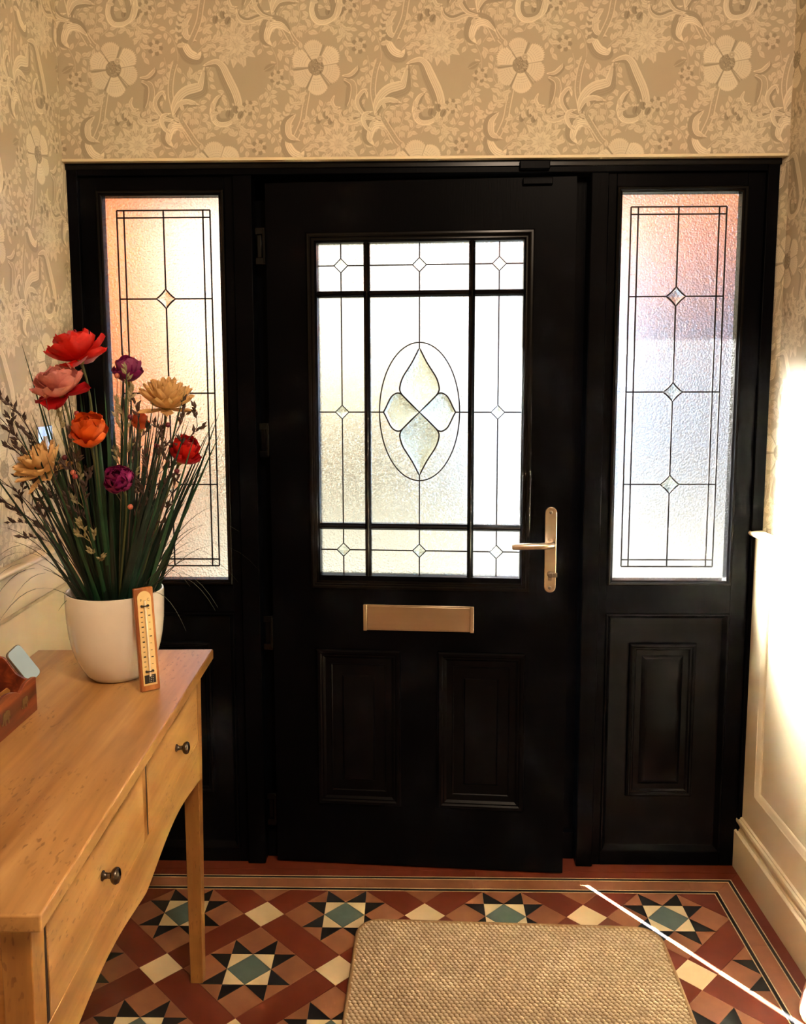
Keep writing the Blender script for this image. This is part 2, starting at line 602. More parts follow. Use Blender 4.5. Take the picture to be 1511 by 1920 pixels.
    def motif(ox, oy):
        o = lambda pts: [(ox + x, oy + y) for x, y in pts]
        # background sprigs
        for pts in ([(-60, 120), (-52, 85), (-40, 60), (-42, 35)], [(-95, 60), (-78, 30), (-72, -10), (-84, -40)],
                    [(62, 110), (78, 84), (80, 50), (92, 20)], [(95, -70), (112, -55), (122, -20), (112, 14)],
                    [(-70, -40), (-58, -62), (-66, -92), (-52, -112)], [(150, 118), (162, 92), (158, 66), (170, 44)],
                    [(58, -64), (74, -80), (84, -104), (80, -126)], [(-20, 112), (-8, 92), (8, 80), (18, 62)],
                    [(118, 96), (104, 108), (88, 128), (92, 150)], [(188, -10), (176, 12), (178, 34), (168, 52)],
                    [(-44, 66), (-34, 50), (-50, 20), (-46, -6)], [(60, -110), (48, -98), (42, -72), (50, -52)], [(180, -90), (172, -70), (184, -44), (180, -20)],
                    [(196, 120), (206, 104), (232, 108), (250, 96)], [(90, 64), (84, 88), (64, 104), (40, 110)], [(20, 64), (30, 86), (24, 112), (34, 132)],
                    [(130, 8), (142, 20), (150, 10), (162, 14)], [(204, 76), (214, 66), (212, 50), (206, 36)], [(96, -20), (100, 2), (92, 14), (96, 30)],
                    [(-30, 150), (-14, 136), (4, 132), (18, 120)], [(120, 150), (136, 160), (156, 156), (172, 140)], [(212, -110), (222, -96), (244, -92), (262, -100)],
                    [(-20, -60), (-6, -74), (-10, -96), (4, -112)], [(166, -110), (156, -122), (160, -140), (150, -152)], [(236, 104), (246, 120), (240, 136), (252, 150)],
                    [(-96, 36), (-84, 52), (-86, 76), (-74, 92)], [(12, 150), (24, 160), (44, 158), (58, 166)]):
            sprig(o(pts))
        tulips(ox + 38, oy - 92)
        tulips(ox + 18, oy + 100)
        bells(ox - 30, oy - 70)
        bells(ox + 146, oy + 84)
        # wheat-like double spray
        for side in (-1, 1):
            c = spline(o([(-68, 140), (-66, 108), (-58, 84), (-46, 66)]), 8)
            for i in range(3, len(c), 3):
                leaf(c[i][0], c[i][1], -1.2 + side * .75, 10, 5, 0.74)
        # stems
        stem(o([(-66, -88), (-52, -66), (-40, -48), (-32, -40)]))
        stem(o([(-16, 42), (-22, 72), (-28, 100), (-46, 138)]))
        stem(o([(112, 76), (106, 44), (110, 10), (118, -14)]))
        stem(o([(146, 136), (132, 112), (118, 96), (112, 76)]))
        # scrolling acanthus
        acanthus(o([(112, 92), (116, 66), (134, 46), (160, 38), (166, 30), (172, -6)]), 26)
        acanthus(o([(168, -4), (196, -8), (212, 20), (228, 58), (226, 88), (202, 98)]), 22)
        acanthus(o([(232, 60), (222, 92), (196, 98), (186, 80), (192, 58), (204, 46)]), 15, HI)
        acanthus(o([(110, 84), (122, 66), (140, 62), (160, 66)]), 14)
        acanthus(o([(138, -64), (132, -44), (142, -24), (160, -18), (166, -30)]), 22, HI)
        acanthus(o([(150, -96), (134, -80), (136, -56), (158, -48)]), 18)
        acanthus(o([(50, 22), (66, 32), (64, 58), (54, 78)]), 18, 0.40)
        acanthus(o([(34, 50), (28, 62), (34, 74), (46, 72)]), 9, HI, False)
        acanthus(o([(48, 16), (64, 16), (76, 6), (78, -2)]), 10)
        acanthus(o([(144, 120), (126, 102), (104, 104), (96, 128), (108, 142)]), 22, HI)
        acanthus(o([(118, 98), (92, 90), (64, 98), (48, 90), (44, 74)]), 10, LT)
        acanthus(o([(112, 92), (90, 84), (78, 62), (90, 44), (96, 58)]), 11, LT)
        acanthus(o([(-84, -62), (-96, -74), (-100, -92), (-84, -100)]), 12, HI, False)
        big_flower(ox, oy)
        dahlia(ox + 231, oy - 42)
        small_flower(ox + 80, oy - 37)
        small_flower(ox + 252, oy + 72, 12)
        small_flower(ox - 74, oy + 18, 11)
        leaf(ox - 98, oy + 6, -.5, 28, 12, 0.30, 0.6)
        for x, y in ((58, -20), (94, -58), (70, -54), (174, 70), (64, 118), (-48, 4), (-56, 40), (150, 20), (136, 58), (196, 66), (100, 110), (76, 140), (56, 128), (-80, 90), (-88, 110), (120, -40), (108, -96),
                     (22, -66), (-10, -64), (170, -60), (196, -84), (-60, -20), (44, 96), (70, 72)):
            leaf(ox + x, oy + y, rnd.uniform(0, 6.28), 16, 8.5, 0.74, 0.54)
    motif(0, 0)
    motif(tw / 2, th / 2)
    # second pass keeps both blossoms on top of the neighbour's leaves
    big_flower(0, 0)
    big_flower(tw / 2, th / 2)
    h2, w2 = h // 2, w // 2
    sm = cv[:h2 * 2, :w2 * 2].reshape(h2, 2, w2, 2).mean((1, 3))[::-1]
    img = bpy.data.images.new('wallpaper_print', w2, h2, alpha=False, float_buffer=False)
    img.colorspace_settings.name = 'Non-Color'
    px = np.ones((h2, w2, 4), np.float32)
    px[..., :3] = sm[..., None]
    img.pixels.foreach_set(px.ravel())
    img.update()
    img.pack()
    return img

def wallpaper_mat():
    img = make_wallpaper()
    m, nt, out = new_mat('floral_wallpaper')
    tx = N(nt, 'TexImage')
    tx.image = img
    tx.extension = 'REPEAT'
    uv = N(nt, 'UVMap')
    L(nt, uv.outputs[0], tx.inputs[0])
    rp = ramp(nt, [(0.08, srgb(130, 119, 101)), (0.42, srgb(182, 169, 147)), (0.68, srgb(206, 194, 172)), (0.95, srgb(234, 224, 203))])
    L(nt, tx.outputs[0], rp.inputs[0])
    # broad wash of faint tint in the paper
    nz = N(nt, 'TexNoise', Scale=5.0, Detail=2.0)
    L(nt, coords(nt, 'Object'), nz.inputs['Vector'])
    r2 = ramp(nt, [(0.35, (1.0, 0.97, 0.93, 1)), (0.65, (0.96, 0.98, 0.93, 1))])
    L(nt, nz.outputs['Fac'], r2.inputs[0])
    mx = N(nt, 'MixRGB', blend_type='MULTIPLY', Fac=1.0)
    L(nt, rp.outputs[0], mx.inputs[1])
    L(nt, r2.outputs[0], mx.inputs[2])
    p = N(nt, 'BsdfPrincipled', Roughness=0.62)
    p.inputs['Specular IOR Level'].default_value = 0.25
    L(nt, mx.outputs[0], p.inputs['Base Color'])
    L(nt, p.outputs[0], out.inputs[0])
    return m
PAPER = wallpaper_mat()

def set_uv(o, fn):
    me = o.data
    uv = me.uv_layers.new(name='UVMap')
    for lp in me.loops:
        x, y, z = me.vertices[lp.vertex_index].co
        uv.data[lp.index].uv = fn(x, y, z)

# ------------------------------------------------------------------ room shell
XL, XR = -0.94, 0.955
ZC, YB = 2.72, -4.4
FLX, FLZ = -0.268, 2.203                     # centre of one blossom on the wall over the door

o = tag(MB().box(-1.2, 1.2, -0.032, 0.12, 1.972, ZC + .1).build('wall_front', [PAPER, CREAM], smooth=0), kind='structure')
for p in o.data.polygons:
    if p.normal.z < -0.5: p.material_index = 1
set_uv(o, lambda x, y, z: ((x - FLX) / TW, (z - FLZ) / TH))
MBw = MB().prism([(XL, YB, -.01), (XL, .12, -.01), (XL - .2, .12, -.01), (XL - .2, YB, -.01)], (0, 0, ZC + .11))
o = tag(MBw.build('wall_left', PAPER, smooth=0), kind='structure')
set_uv(o, lambda x, y, z: ((y + .181) / TW + .5, (z - FLZ) / TH))
MBw = MB().prism([(XR, YB, -.01), (XR, -.035, -.01), (.942, .0, -.01), (.942, .12, -.01), (XR + .2, .12, -.01), (XR + .2, YB, -.01)], (0, 0, ZC + .11))
o = tag(MBw.build('wall_right', PAPER, smooth=0), kind='structure')
set_uv(o, lambda x, y, z: (-(y + .05) / TW, (z - FLZ) / TH))
tag(MB().box(-1.2, 1.2, YB - .15, YB, -.01, ZC + .1).build('wall_back', PLASTER, smooth=0), kind='structure')
tag(MB().box(-1.2, 1.2, YB - .15, .12, ZC, ZC + .1).build('ceiling', WHITE, smooth=0), kind='structure')

tag(MB().box(-.94, .95, -.0362, -.0315, 1.9712, 1.9785).build('trim_6', CREAM, bevel=.001), kind='structure')   # cream bead under the paper

# wainscot, dado rail and skirting on both side walls
def wall_side(s, wall, n):
    face, rec = s * 0.922, s * 0.934
    wx = s * 0.96
    t = empty('trim_%d' % n)
    tag(t, kind='structure')
    bays = [(-0.085, -0.86), (-1.02, -1.80), (-1.96, -2.74), (-2.90, -3.68)]
    Y1 = 0.0
    rails = MB()
    rails.box(min(face, wx), max(face, wx), -4.38, Y1, .878, .975)
    rails.box(min(face, wx), max(face, wx), -4.38, Y1, .14, .253)
    prev = Y1
    for a, b in bays:
        rails.box(min(face, wx), max(face, wx), a, prev, .253, .878)
        prev = b
    rails.box(min(face, wx), max(face, wx), -4.38, prev, .253, .878)
    rails.build('panel_frame', CREAM, t, bevel=.0012)
    for a, b in bays:
        pm = MB()
        pr = [(0, 0), (.003, .002), (.012, .006), (.016, .012)]
        vs, fs = [], []
        for of, d in pr:
            x = face + s * d
            vs += [(x, a - of, .253 + of), (x, b + of, .253 + of), (x, b + of, .878 - of), (x, a - of, .878 - of)]
        for i in range(len(pr) - 1):
            for k in range(4):
                l = (k + 1) % 4
                fs.append((i * 4 + k, i * 4 + l, i * 4 + 4 + l, i * 4 + 4 + k))
        q = (len(pr) - 1) * 4
        fs.append((q, q + 1, q + 2, q + 3))
        # closing back so that the panel has thickness
        vs += [(wx, a, .253), (wx, b, .253), (wx, b, .878), (wx, a, .878)]
        z = len(vs) - 4
        fs += [(k, (k + 1) % 4, z + (k + 1) % 4, z + k) for k in range(4)] + [(z + 3, z + 2, z + 1, z)]
        pm.add(vs, fs)
        pm.build('panel', CREAM, t)
    dr = MB()
    pf = [(.0, .969), (.020, .969), (.029, .9705), (.033, .9745), (.033, .979), (.029, .983), (.020, .9845), (0, .9855)]
    dr.prism([(s * (.94 - d), Y1 if s > 0 else 0.0, z) for d, z in pf], (0, -4.38, 0))
    tag(dr.build('trim_%d' % (n + 2), CREAM, smooth=50), kind='structure')
    sk = MB()
    pf = [(.0, .0), (.035, .0), (.035, .109), (.032, .1125), (.027, .1135), (.0265, .118), (.0235, .121), (.024, .126), (.027, .131),
          (.030, .1365), (.031, .1425), (.029, .1475), (.024, .150), (.0235, .1535), (.019, .156), (.014, .157), (.0125, .161), (0, .161)]
    sk.prism([(s * (.94 - d), 0.0, z) for d, z in pf], (0, -4.38, 0))
    tag(sk.build('baseboard_' + wall, CREAM, smooth=40), kind='structure')
wall_side(-1, 'left', 1)
wall_side(1, 'right', 2)

# ------------------------------------------------------------------ tiled floor
SG = .053
GROUT = plain('pale_grout', srgb(150, 128, 108), rough=0.8)
T_RED = plain('tile_oxblood', srgb(104, 44, 28), rough=0.42, var=0.10, vscale=30, objvar=0.10, rvar=.06)
T_BROWN = plain('tile_brown', srgb(142, 92, 66), rough=0.45, var=0.12, vscale=24, objvar=0.10, rvar=.06)
T_BLACK = plain('tile_black', srgb(26, 25, 27), rough=0.40, var=0.1, vscale=30, objvar=0.08)
T_CREAM = plain('tile_cream', srgb(218, 196, 158), rough=0.42, var=0.05, vscale=20, objvar=0.05)
T_GREEN = plain('tile_slate_green', srgb(88, 104, 100), rough=0.42, var=0.08, vscale=40, objvar=0.06)
floor = tag(MB().box(-1.0, 1.0, YB, .10, -.06, -.0014).build('floor', GROUT, smooth=0), kind='structure')

def clip(poly, x0, x1, y0, y1):
    for ax, v, sg in ((0, x0, 1), (0, x1, -1), (1, y0, 1), (1, y1, -1)):
        out = []
        for i in range(len(poly)):
            a, b = poly[i], poly[(i + 1) % len(poly)]
            da, db = (a[ax] - v) * sg, (b[ax] - v) * sg
            if da >= 0: out.append(a)
            if (da >= 0) != (db >= 0):
                t = da / (da - db)
                out.append((a[0] + (b[0] - a[0]) * t, a[1] + (b[1] - a[1]) * t))
        poly = out
        if len(poly) < 3: return []
    return poly
def area(p):
    return .5 * sum(p[i][0] * p[(i + 1) % len(p)][1] - p[(i + 1) % len(p)][0] * p[i][1] for i in range(len(p)))
def shrink(p, d):
    """inset a convex polygon by d"""
    if area(p) < 0: p = p[::-1]
    q = [a for i, a in enumerate(p) if math.dist(a, p[i - 1]) > 1e-5]
    n = len(q)
    ln = []
    for i in range(n):
        a, b = q[i], q[(i + 1) % n]
        l = math.dist(a, b)
        nx, ny = -(b[1] - a[1]) / l, (b[0] - a[0]) / l
        ln.append((nx, ny, nx * a[0] + ny * a[1] + d))
    out = []
    for i in range(n):
        a, b = ln[i - 1], ln[i]
        det = a[0] * b[1] - a[1] * b[0]
        if abs(det) < 1e-9:
            out.append(q[i]); continue
        out.append(((a[2] * b[1] - b[2] * a[1]) / det, (a[0] * b[2] - b[0] * a[2]) / det))
    return out
SX0, SY0 = -.1986, -.2450
FX0, FX1, FY0, FY1 = -.806, .806, -2.30, -.138
NEAR_Y = -.80                                # tiles nearer than this are outside the photograph
s_ = SG
CELL = [('green_tile', T_GREEN, [(0, s_), (s_, 0), (0, -s_), (-s_, 0)])]
for a, b in ((1, 1), (1, -1), (-1, 1), (-1, -1)):
    CELL.append(('cream_triangle_tile', T_CREAM, [(a * s_, b * s_), (a * s_, 0), (0, b * s_)]))
    CELL.append(('black_triangle_tile', T_BLACK, [(a * s_, b * s_), (0, b * s_), (a * s_, 2 * b * s_)]))
    CELL.append(('black_triangle_tile', T_BLACK, [(a * s_, b * s_), (a * s_, 0), (2 * a * s_, b * s_)]))
    CELL.append(('brown_triangle_tile', T_BROWN, [(a * s_, b * s_), (a * s_, 2 * b * s_), (2 * a * s_, b * s_)]))
    CELL.append(('red_bar_tile', T_RED, [(a * 3 * s_, 0), (0, b * 3 * s_), (a * s_, b * 4 * s_), (a * 4 * s_, b * s_)]) if b > 0 else None)
for a, b in ((0, 2), (2, 0), (0, -2), (-2, 0)):
    CELL.append(('brown_square_tile', T_BROWN, [(a * s_ - s_, b * s_), (a * s_, b * s_ + s_), (a * s_ + s_, b * s_), (a * s_, b * s_ - s_)]))
CELL.append(('cream_square_tile', T_CREAM, [(4 * s_ - s_, 0), (4 * s_, s_), (4 * s_ + s_, 0), (4 * s_, -s_)]))
CELL = [c for c in CELL if c]
shared, rest = {}, {}
def tile_mesh(nm, m, p):
    mb = MB().prism([(x, y, -.0060) for x, y in p], (0, 0, .0060))
    me = mb.mesh(nm)
    me.materials.append(m)
    fix_normals(me)
    return me
def put_tile(nm, m, p, key=None, at=(0, 0)):
    if key and key in shared:
        me = shared[key]
    else:
        me = tile_mesh(nm, m, p)
        if key: shared[key] = me
    o = bpy.data.objects.new(nm, me)
    o.location = (at[0], at[1], 0)
    o.parent = floor
    COL.objects.link(o)
for i in range(-4, 6):
    for j in range(-12, 2):
        if (i + j) % 2: continue
        cx, cy = SX0 + 4 * s_ * i, SY0 + 4 * s_ * j
        for ci, (nm, m, p) in enumerate(CELL):
            q = [(cx + x, cy + y) for x, y in p]
            c = clip(q, FX0, FX1, FY0, FY1)
            if len(c) < 3 or abs(area(c)) < 4e-5: continue
            if max(y for x, y in c) < NEAR_Y or max(x for x, y in c) < -.80:
                rest.setdefault(m.name, (m, MB()))[1].prism([(x, y, -.006) for x, y in shrink(c, .0004)], (0, 0, .006))
                continue
            if abs(abs(area(c)) - abs(area(q))) < 1e-7:
                put_tile(nm, m, shrink(p, .00045), ci, (cx, cy))
            else:
                put_tile(nm, m, shrink(c, .00045))
for nm, (m, mb) in rest.items():
    tag(mb.build('tile_field', m, floor, smooth=0), kind='stuff')
# border: outer red strip, thin white-black-white strips, brown band (mitred)
def band(d0, d1, m, nm, cut=None, gap=.0005):
    """band between distances d0..d1 outside the tile field: front run and both side runs"""
    a, b = d0 + gap, d1 - gap
    runs = [([(FX0 - a, FY1 + a), (FX1 + a, FY1 + a), (FX1 + b, FY1 + b), (FX0 - b, FY1 + b)], 0),
            ([(FX1 + a, FY1 + a), (FX1 + a, FY0), (FX1 + b, FY0), (FX1 + b, FY1 + b)], 1),
            ([(FX0 - a, FY1 + a), (FX0 - b, FY1 + b), (FX0 - b, FY0), (FX0 - a, FY0)], 1)]
    for p, ax in runs:
        lo, hi = min(q[ax] for q in p), max(q[ax] for q in p)
        cuts = [lo, hi]
        if cut:
            k = lo if ax == 0 else hi
            ph = cut * (.5 if ax else .37)
            cuts = [lo] + [c for c in np.arange(lo + ph, hi - .02, cut)] + [hi]
        for c0, c1 in zip(cuts, cuts[1:]):
            q = clip(p, c0 if ax == 0 else -9, c1 if ax == 0 else 9, c0 if ax else -9, c1 if ax else 9)
            if len(q) >= 3 and abs(area(q)) > 1e-6:
                put_tile(nm, m, shrink(q, .0003))
band(.000, .0030, T_CREAM, 'white_strip_tile')
band(.0030, .0120, T_BLACK, 'black_strip_tile')
band(.0120, .0150, T_CREAM, 'white_strip_tile')
band(.0150, .0560, T_BROWN, 'brown_band_tile', .30)
band(.0560, .0588, T_CREAM, 'white_strip_tile')
band(.0588, .0672, T_BLACK, 'black_strip_tile')
band(.0672, .0700, T_CREAM, 'white_strip_tile')
band(.0700, .1000, T_RED, 'red_band_tile', .45)
put_tile('red_band_tile', T_RED, [(-.905, FY1 + .1005), (.905, FY1 + .1005), (.905, .10), (-.905, .10)])

# ------------------------------------------------------------------ door surround
JY0, JY1 = -.012, .075
fr = tag(empty('trim_5'), 'black painted timber door frame between the side walls', kind='structure')
MB().box(-.94, -.911, JY0, JY1, 0, 1.972).build('jamb', BLACK, fr, bevel=.002)
MB().box(.911, .942, JY0, JY1, 0, 1.972).build('jamb', BLACK, fr, bevel=.002)
MB().box(-.911, .911, JY0, JY1, 1.940, 1.972).build('head', BLACK, fr, bevel=.002)
MB().box(-.945, .945, JY0 - .004, JY0, 1.955, 1.9715).build('head_bead', BLACK_GLOSS, fr, bevel=.002)
for s, a, b in ((-1, -.497, -.446), (1, .452, .499)):
    mu = MB().box(a, b, JY0, JY1, 0, 1.940)
    mu.build('mullion', BLACK, fr, bevel=.003)
MB().box(-.446, -.395, .052, JY1, 0, 1.940).build('door_stop', BLACK, fr)
MB().box(.364, .452, .047, JY1, 0, 1.940).build('door_stop', BLACK, fr)
MB().box(-.446, .452, .052, JY1, 1.885, 1.940).build('door_stop', BLACK, fr)
MB().box(-.446, .452, .028, JY1, 0, .083).build('threshold', BLACK, fr, bevel=.003)
MB().box(.262, .341, JY0 - .016, JY0, 1.946, 1.9675).build('contact_sensor', BLACK, fr, bevel=.002)

# ---- panes, leads and bevels
def pane(x0, x1, z0, z1, yi, parent, name='pane'):
    mb = MB().box(x0, x1, yi, yi + .004, z0, z1)
    o = mb.build(name, [PANE_OUT, PANE_IN], parent, smooth=0)
    for p in o.data.polygons:
        if p.normal.y < -.5: p.material_index = 1
    return o
def ribbon(mb, pts, w, y0, y1):
    """flat strip of width w along a polyline of (x, z) points"""
    P = [Vector((p[0], 0, p[1])) for p in pts]
    n = len(P)
    closed = (P[0] - P[-1]).length < 1e-6
    A, B = [], []
    for i in range(n):
        if closed:
            t = P[(i + 1) % (n - 1)] - P[(i - 1) % (n - 1)] if i not in (0, n - 1) else P[1] - P[n - 2]
        else:
            t = P[min(i + 1, n - 1)] - P[max(i - 1, 0)]
        t.normalize()
        q = Vector((-t.z, 0, t.x)) * (w / 2)
        A.append(P[i] + q); B.append(P[i] - q)
    vs, fs = [], []
    for i in range(n):
        for p, y in ((A[i], y0), (B[i], y0), (B[i], y1), (A[i], y1)):
            vs.append((p.x, y, p.z))
    for i in range(n - 1):
        for k in range(4):
            l = (k + 1) % 4
            fs.append((i * 4 + k, i * 4 + l, i * 4 + 4 + l, i * 4 + 4 + k))
    fs += [(3, 2, 1, 0), (n * 4 - 4, n * 4 - 3, n * 4 - 2, n * 4 - 1)]
    mb.add(vs, fs)
def curve2(pts, n=8):
    """smooth Catmull-Rom polyline through (x, z) points"""
    P = [Vector(p) for p in pts]
    P = [2 * P[0] - P[1]] + P + [2 * P[-1] - P[-2]]
    o = []
    for i in range(1, len(P) - 2):
        for k in range(n):
            t = k / n
            o.append(0.5 * (2 * P[i] + (P[i + 1] - P[i - 1]) * t + (2 * P[i - 1] - 5 * P[i] + 4 * P[i + 1] - P[i + 2]) * t * t
                            + (3 * P[i] - P[i - 1] - 3 * P[i + 1] + P[i + 2]) * t ** 3))
    o.append(P[-2])
    return [tuple(p) for p in o]
def bevel_piece(outline, yi, parent, inset=.62, h=.0035):
    """faceted clear glass piece: bevelled margin round a flat centre"""
    n = len(outline)
    c = Vector((0, 0))
    for p in outline: c += Vector(p)
    c /= n
    vs = [(p[0], yi, p[1]) for p in outline] + [(p[0], yi - .0012, p[1]) for p in outline]
    vs += [(c.x + (p[0] - c.x) * inset, yi - h, c.y + (p[1] - c.y) * inset) for p in outline]
    fs = [tuple(range(n))]
    for k in range(2):
        fs += [(k * n + i, k * n + (i + 1) % n, (k + 1) * n + (i + 1) % n, (k + 1) * n + i) for i in range(n)]
    fs.append(tuple(range(2 * n, 3 * n)))
    return MB().add(vs, fs).build('bevelled_glass', BEVEL, parent, smooth=20)
LW = .0040
def star4(cx, cz, r, pinch=0.36, n=6):
    """diamond with inward-curving sides"""
    tips = [(0, r), (r, 0), (0, -r), (-r, 0)]
    out = []
    for i in range(4):
        a, b = Vector(tips[i]), Vector(tips[(i + 1) % 4])
        mid = (a + b) / 2 * (1 - pinch * .5)
        for k in range(n):
            t = k / n
            p = a * (1 - t) ** 2 + mid * 2 * t * (1 - t) + b * t * t
            out.append((cx + p.x, cz + p.y))
    return out

# ---- sidelights
def sidelight(n, s, label):
    w = tag(empty('window_%d' % n, (s * .705, 0, 0)), label, kind='structure')
    X = lambda a, b: (min(s * a, s * b) - s * .705, max(s * a, s * b) - s * .705)
    # stiles and rails
    f = MB()
    for a, b, z0, z1 in ((.497, .522, .0, 1.940), (.8655, .911, .0, 1.940)):
        x0, x1 = X(a, b); f.box(x0, x1, 0, .06, z0, z1)
    x0, x1 = X(.522, .8655)
    f.box(x0, x1, 0, .06, 1.9045, 1.940)
    f.box(x0, x1, 0, .06, .748, .828)
    f.box(x0, x1, 0, .06, 0, .040)
    f.build('frame', BLACK, w, bevel=.0015)
    b = MB()
    b.ring(x0, x1, .828, 1.9045, [(0, .0), (.001, -.008), (.004, -.010), (.008, -.009), (.011, -.004), (.0145, -.002), (.016, .008), (.017, .0195), (.0, .0195)])
    b.build('glazing_bead', BLACK_GLOSS, w, smooth=30)
    gx0, gx1 = x0 + .016, x1 - .016
    pn = pane(gx0, gx1, .844, 1.8885, .020, w)
    # lead pattern
    yi = .020
    ld = MB()
    lx0, lx1 = X(.565, .8185)
    cx = (lx0 + lx1) / 2
    z0, z1 = .8775, 1.8556
    g = .0193
    y0, y1 = yi - .0022, yi
    hz = (1.6205, 1.3637, 1.1094)
    rad = .0262
    for x in (lx0, lx0 + g, lx1 - g, lx1): ribbon(ld, [(x, z0), (x, z1)], LW, y0, y1)
    for z in (z0, z0 + g, z1 - g, z1): ribbon(ld, [(lx0, z), (lx1, z)], LW, y0, y1)
    zs = [z1] + [q for z in hz for q in (z + rad, z - rad)] + [z0]
    for a, c in zip(zs[::2], zs[1::2]): ribbon(ld, [(cx, a), (cx, c)], LW, y0, y1)
    for z in hz:
        ribbon(ld, [(lx0, z), (cx - rad, z)], LW, y0, y1)
        ribbon(ld, [(cx + rad, z), (lx1, z)], LW, y0, y1)
        st = star4(cx, z, rad)
        ribbon(ld, st + [st[0]], LW, y0 - .001, y1)
        bevel_piece(star4(cx, z, rad * .96), yi - .0003, pn, .50)
    ld.build('lead_came', LEAD, pn, smooth=0)
    # lower panel: recessed board with a moulded ring and a raised centre
    lp = MB()
    lp.ring(x0, x1, .040, .748, [(0, .0), (.002, -.004), (.006, -.004), (.016, .012), (.020, .014)], fill=True)
    lp.box(x0, x1, .03, .055, .04, .748)
    po = lp.build('lower_panel', BLACK_SEMI, w, smooth=30)
    ra = MB()
    a0, a1 = X(.593, .781)
    ra.ring(a0, a1, .206, .659, [(0, .0135), (.002, .004), (.006, .0015), (.010, .003), (.013, .0075), (.017, .0075), (.021, .012), (.036, .0125),
                                 (.038, .010), (.050, .0045), (.053, .004)], fill=True)
    ra.build('raised_panel', BLACK_SEMI, po, smooth=30)
    return w
sidelight(1, -1, 'left sidelight window of leaded stippled glass behind the flowers')
sidelight(2, 1, 'right sidelight window of leaded stippled glass beside the cream wainscot')

# ---- door leaf (ajar, hinged on its left edge)
DA = .0667
door = tag(empty('door_1', (-.412, 0, 0), -DA), 'black panelled front door with leaded glass, slightly ajar', kind='structure')
GX0, GX1, GZ0, GZ1 = .1365, .687, .8575, 1.7625
lf = MB()
lf.box(0, GX0, 0, .040, .0065, 1.920)
lf.box(GX1, .788, 0, .040, .0065, 1.920)
lf.box(.788, .820, 0, .0225, .045, 1.920)
lf.box(.788, .820, 0, .004, .0065, .045)
lf.box(GX0, GX1, 0, .040, GZ1, 1.920)
lf.box(GX0, GX1, 0, .040, .0065, GZ0)
lf.build('door_leaf', BLACK, door, smooth=0)
cs = MB()
cs.ring(.109, .7145, .820, 1.790, [(0, 0), (.001, -.008), (.004, -.011), (.009, -.012), (.013, -.0105), (.0145, -.006), (.018, -.005), (.0215, -.006),
                                   (.0245, -.003), (.0265, .004), (.028, .0245), (.012, .0245)])
cs.build('glazing_frame', BLACK_GLOSS, door, smooth=30)
VB, HB = ((.2625, .2795), (.5435, .5605)), ((.9870, 1.0045), (1.6195, 1.6365))
def bar(mb, x0, x1, z0, z1, vert):
    h = .0045
    if vert:
        c = (x0 + x1) / 2
        p = [(x0, .025), (x0, .006), (x0 + .003, .003), (x0 + .005, -.002), (c, -.004), (x1 - .005, -.002), (x1 - .003, .003), (x1, .006), (x1, .025)]
        mb.prism([(x, y, z0) for x, y in p], (0, 0, z1 - z0))
    else:
        c = (z0 + z1) / 2
        p = [(z0, .025), (z0, .006), (z0 + .003, .003), (z0 + .005, -.002), (c, -.004), (z1 - .005, -.002), (z1 - .003, .003), (z1, .006), (z1, .025)]
        mb.prism([(x0, y, z) for z, y in p], (x1 - x0, 0, 0))
for a, b in VB:
    mb = MB(); bar(mb, a, b, GZ0, GZ1, True); mb.build('glazing_bar', BLACK_GLOSS, door, smooth=40)
for a, b in HB:
    for x0, x1 in ((GX0, VB[0][0]), (VB[0][1], VB[1][0]), (VB[1][1], GX1)):
        mb = MB(); bar(mb, x0, x1, a, b, False); mb.build('glazing_bar', BLACK_GLOSS, door, smooth=40)
cols = [(GX0, VB[0][0], .1990), (VB[0][1], VB[1][0], .4115), (VB[1][1], GX1, .6240)]
rows = [(GZ0, HB[0][0], .9263), (HB[0][1], HB[1][0], 1.3112), (HB[1][1], GZ1, 1.7053)]
yi = .0245
y0, y1 = yi - .0020, yi
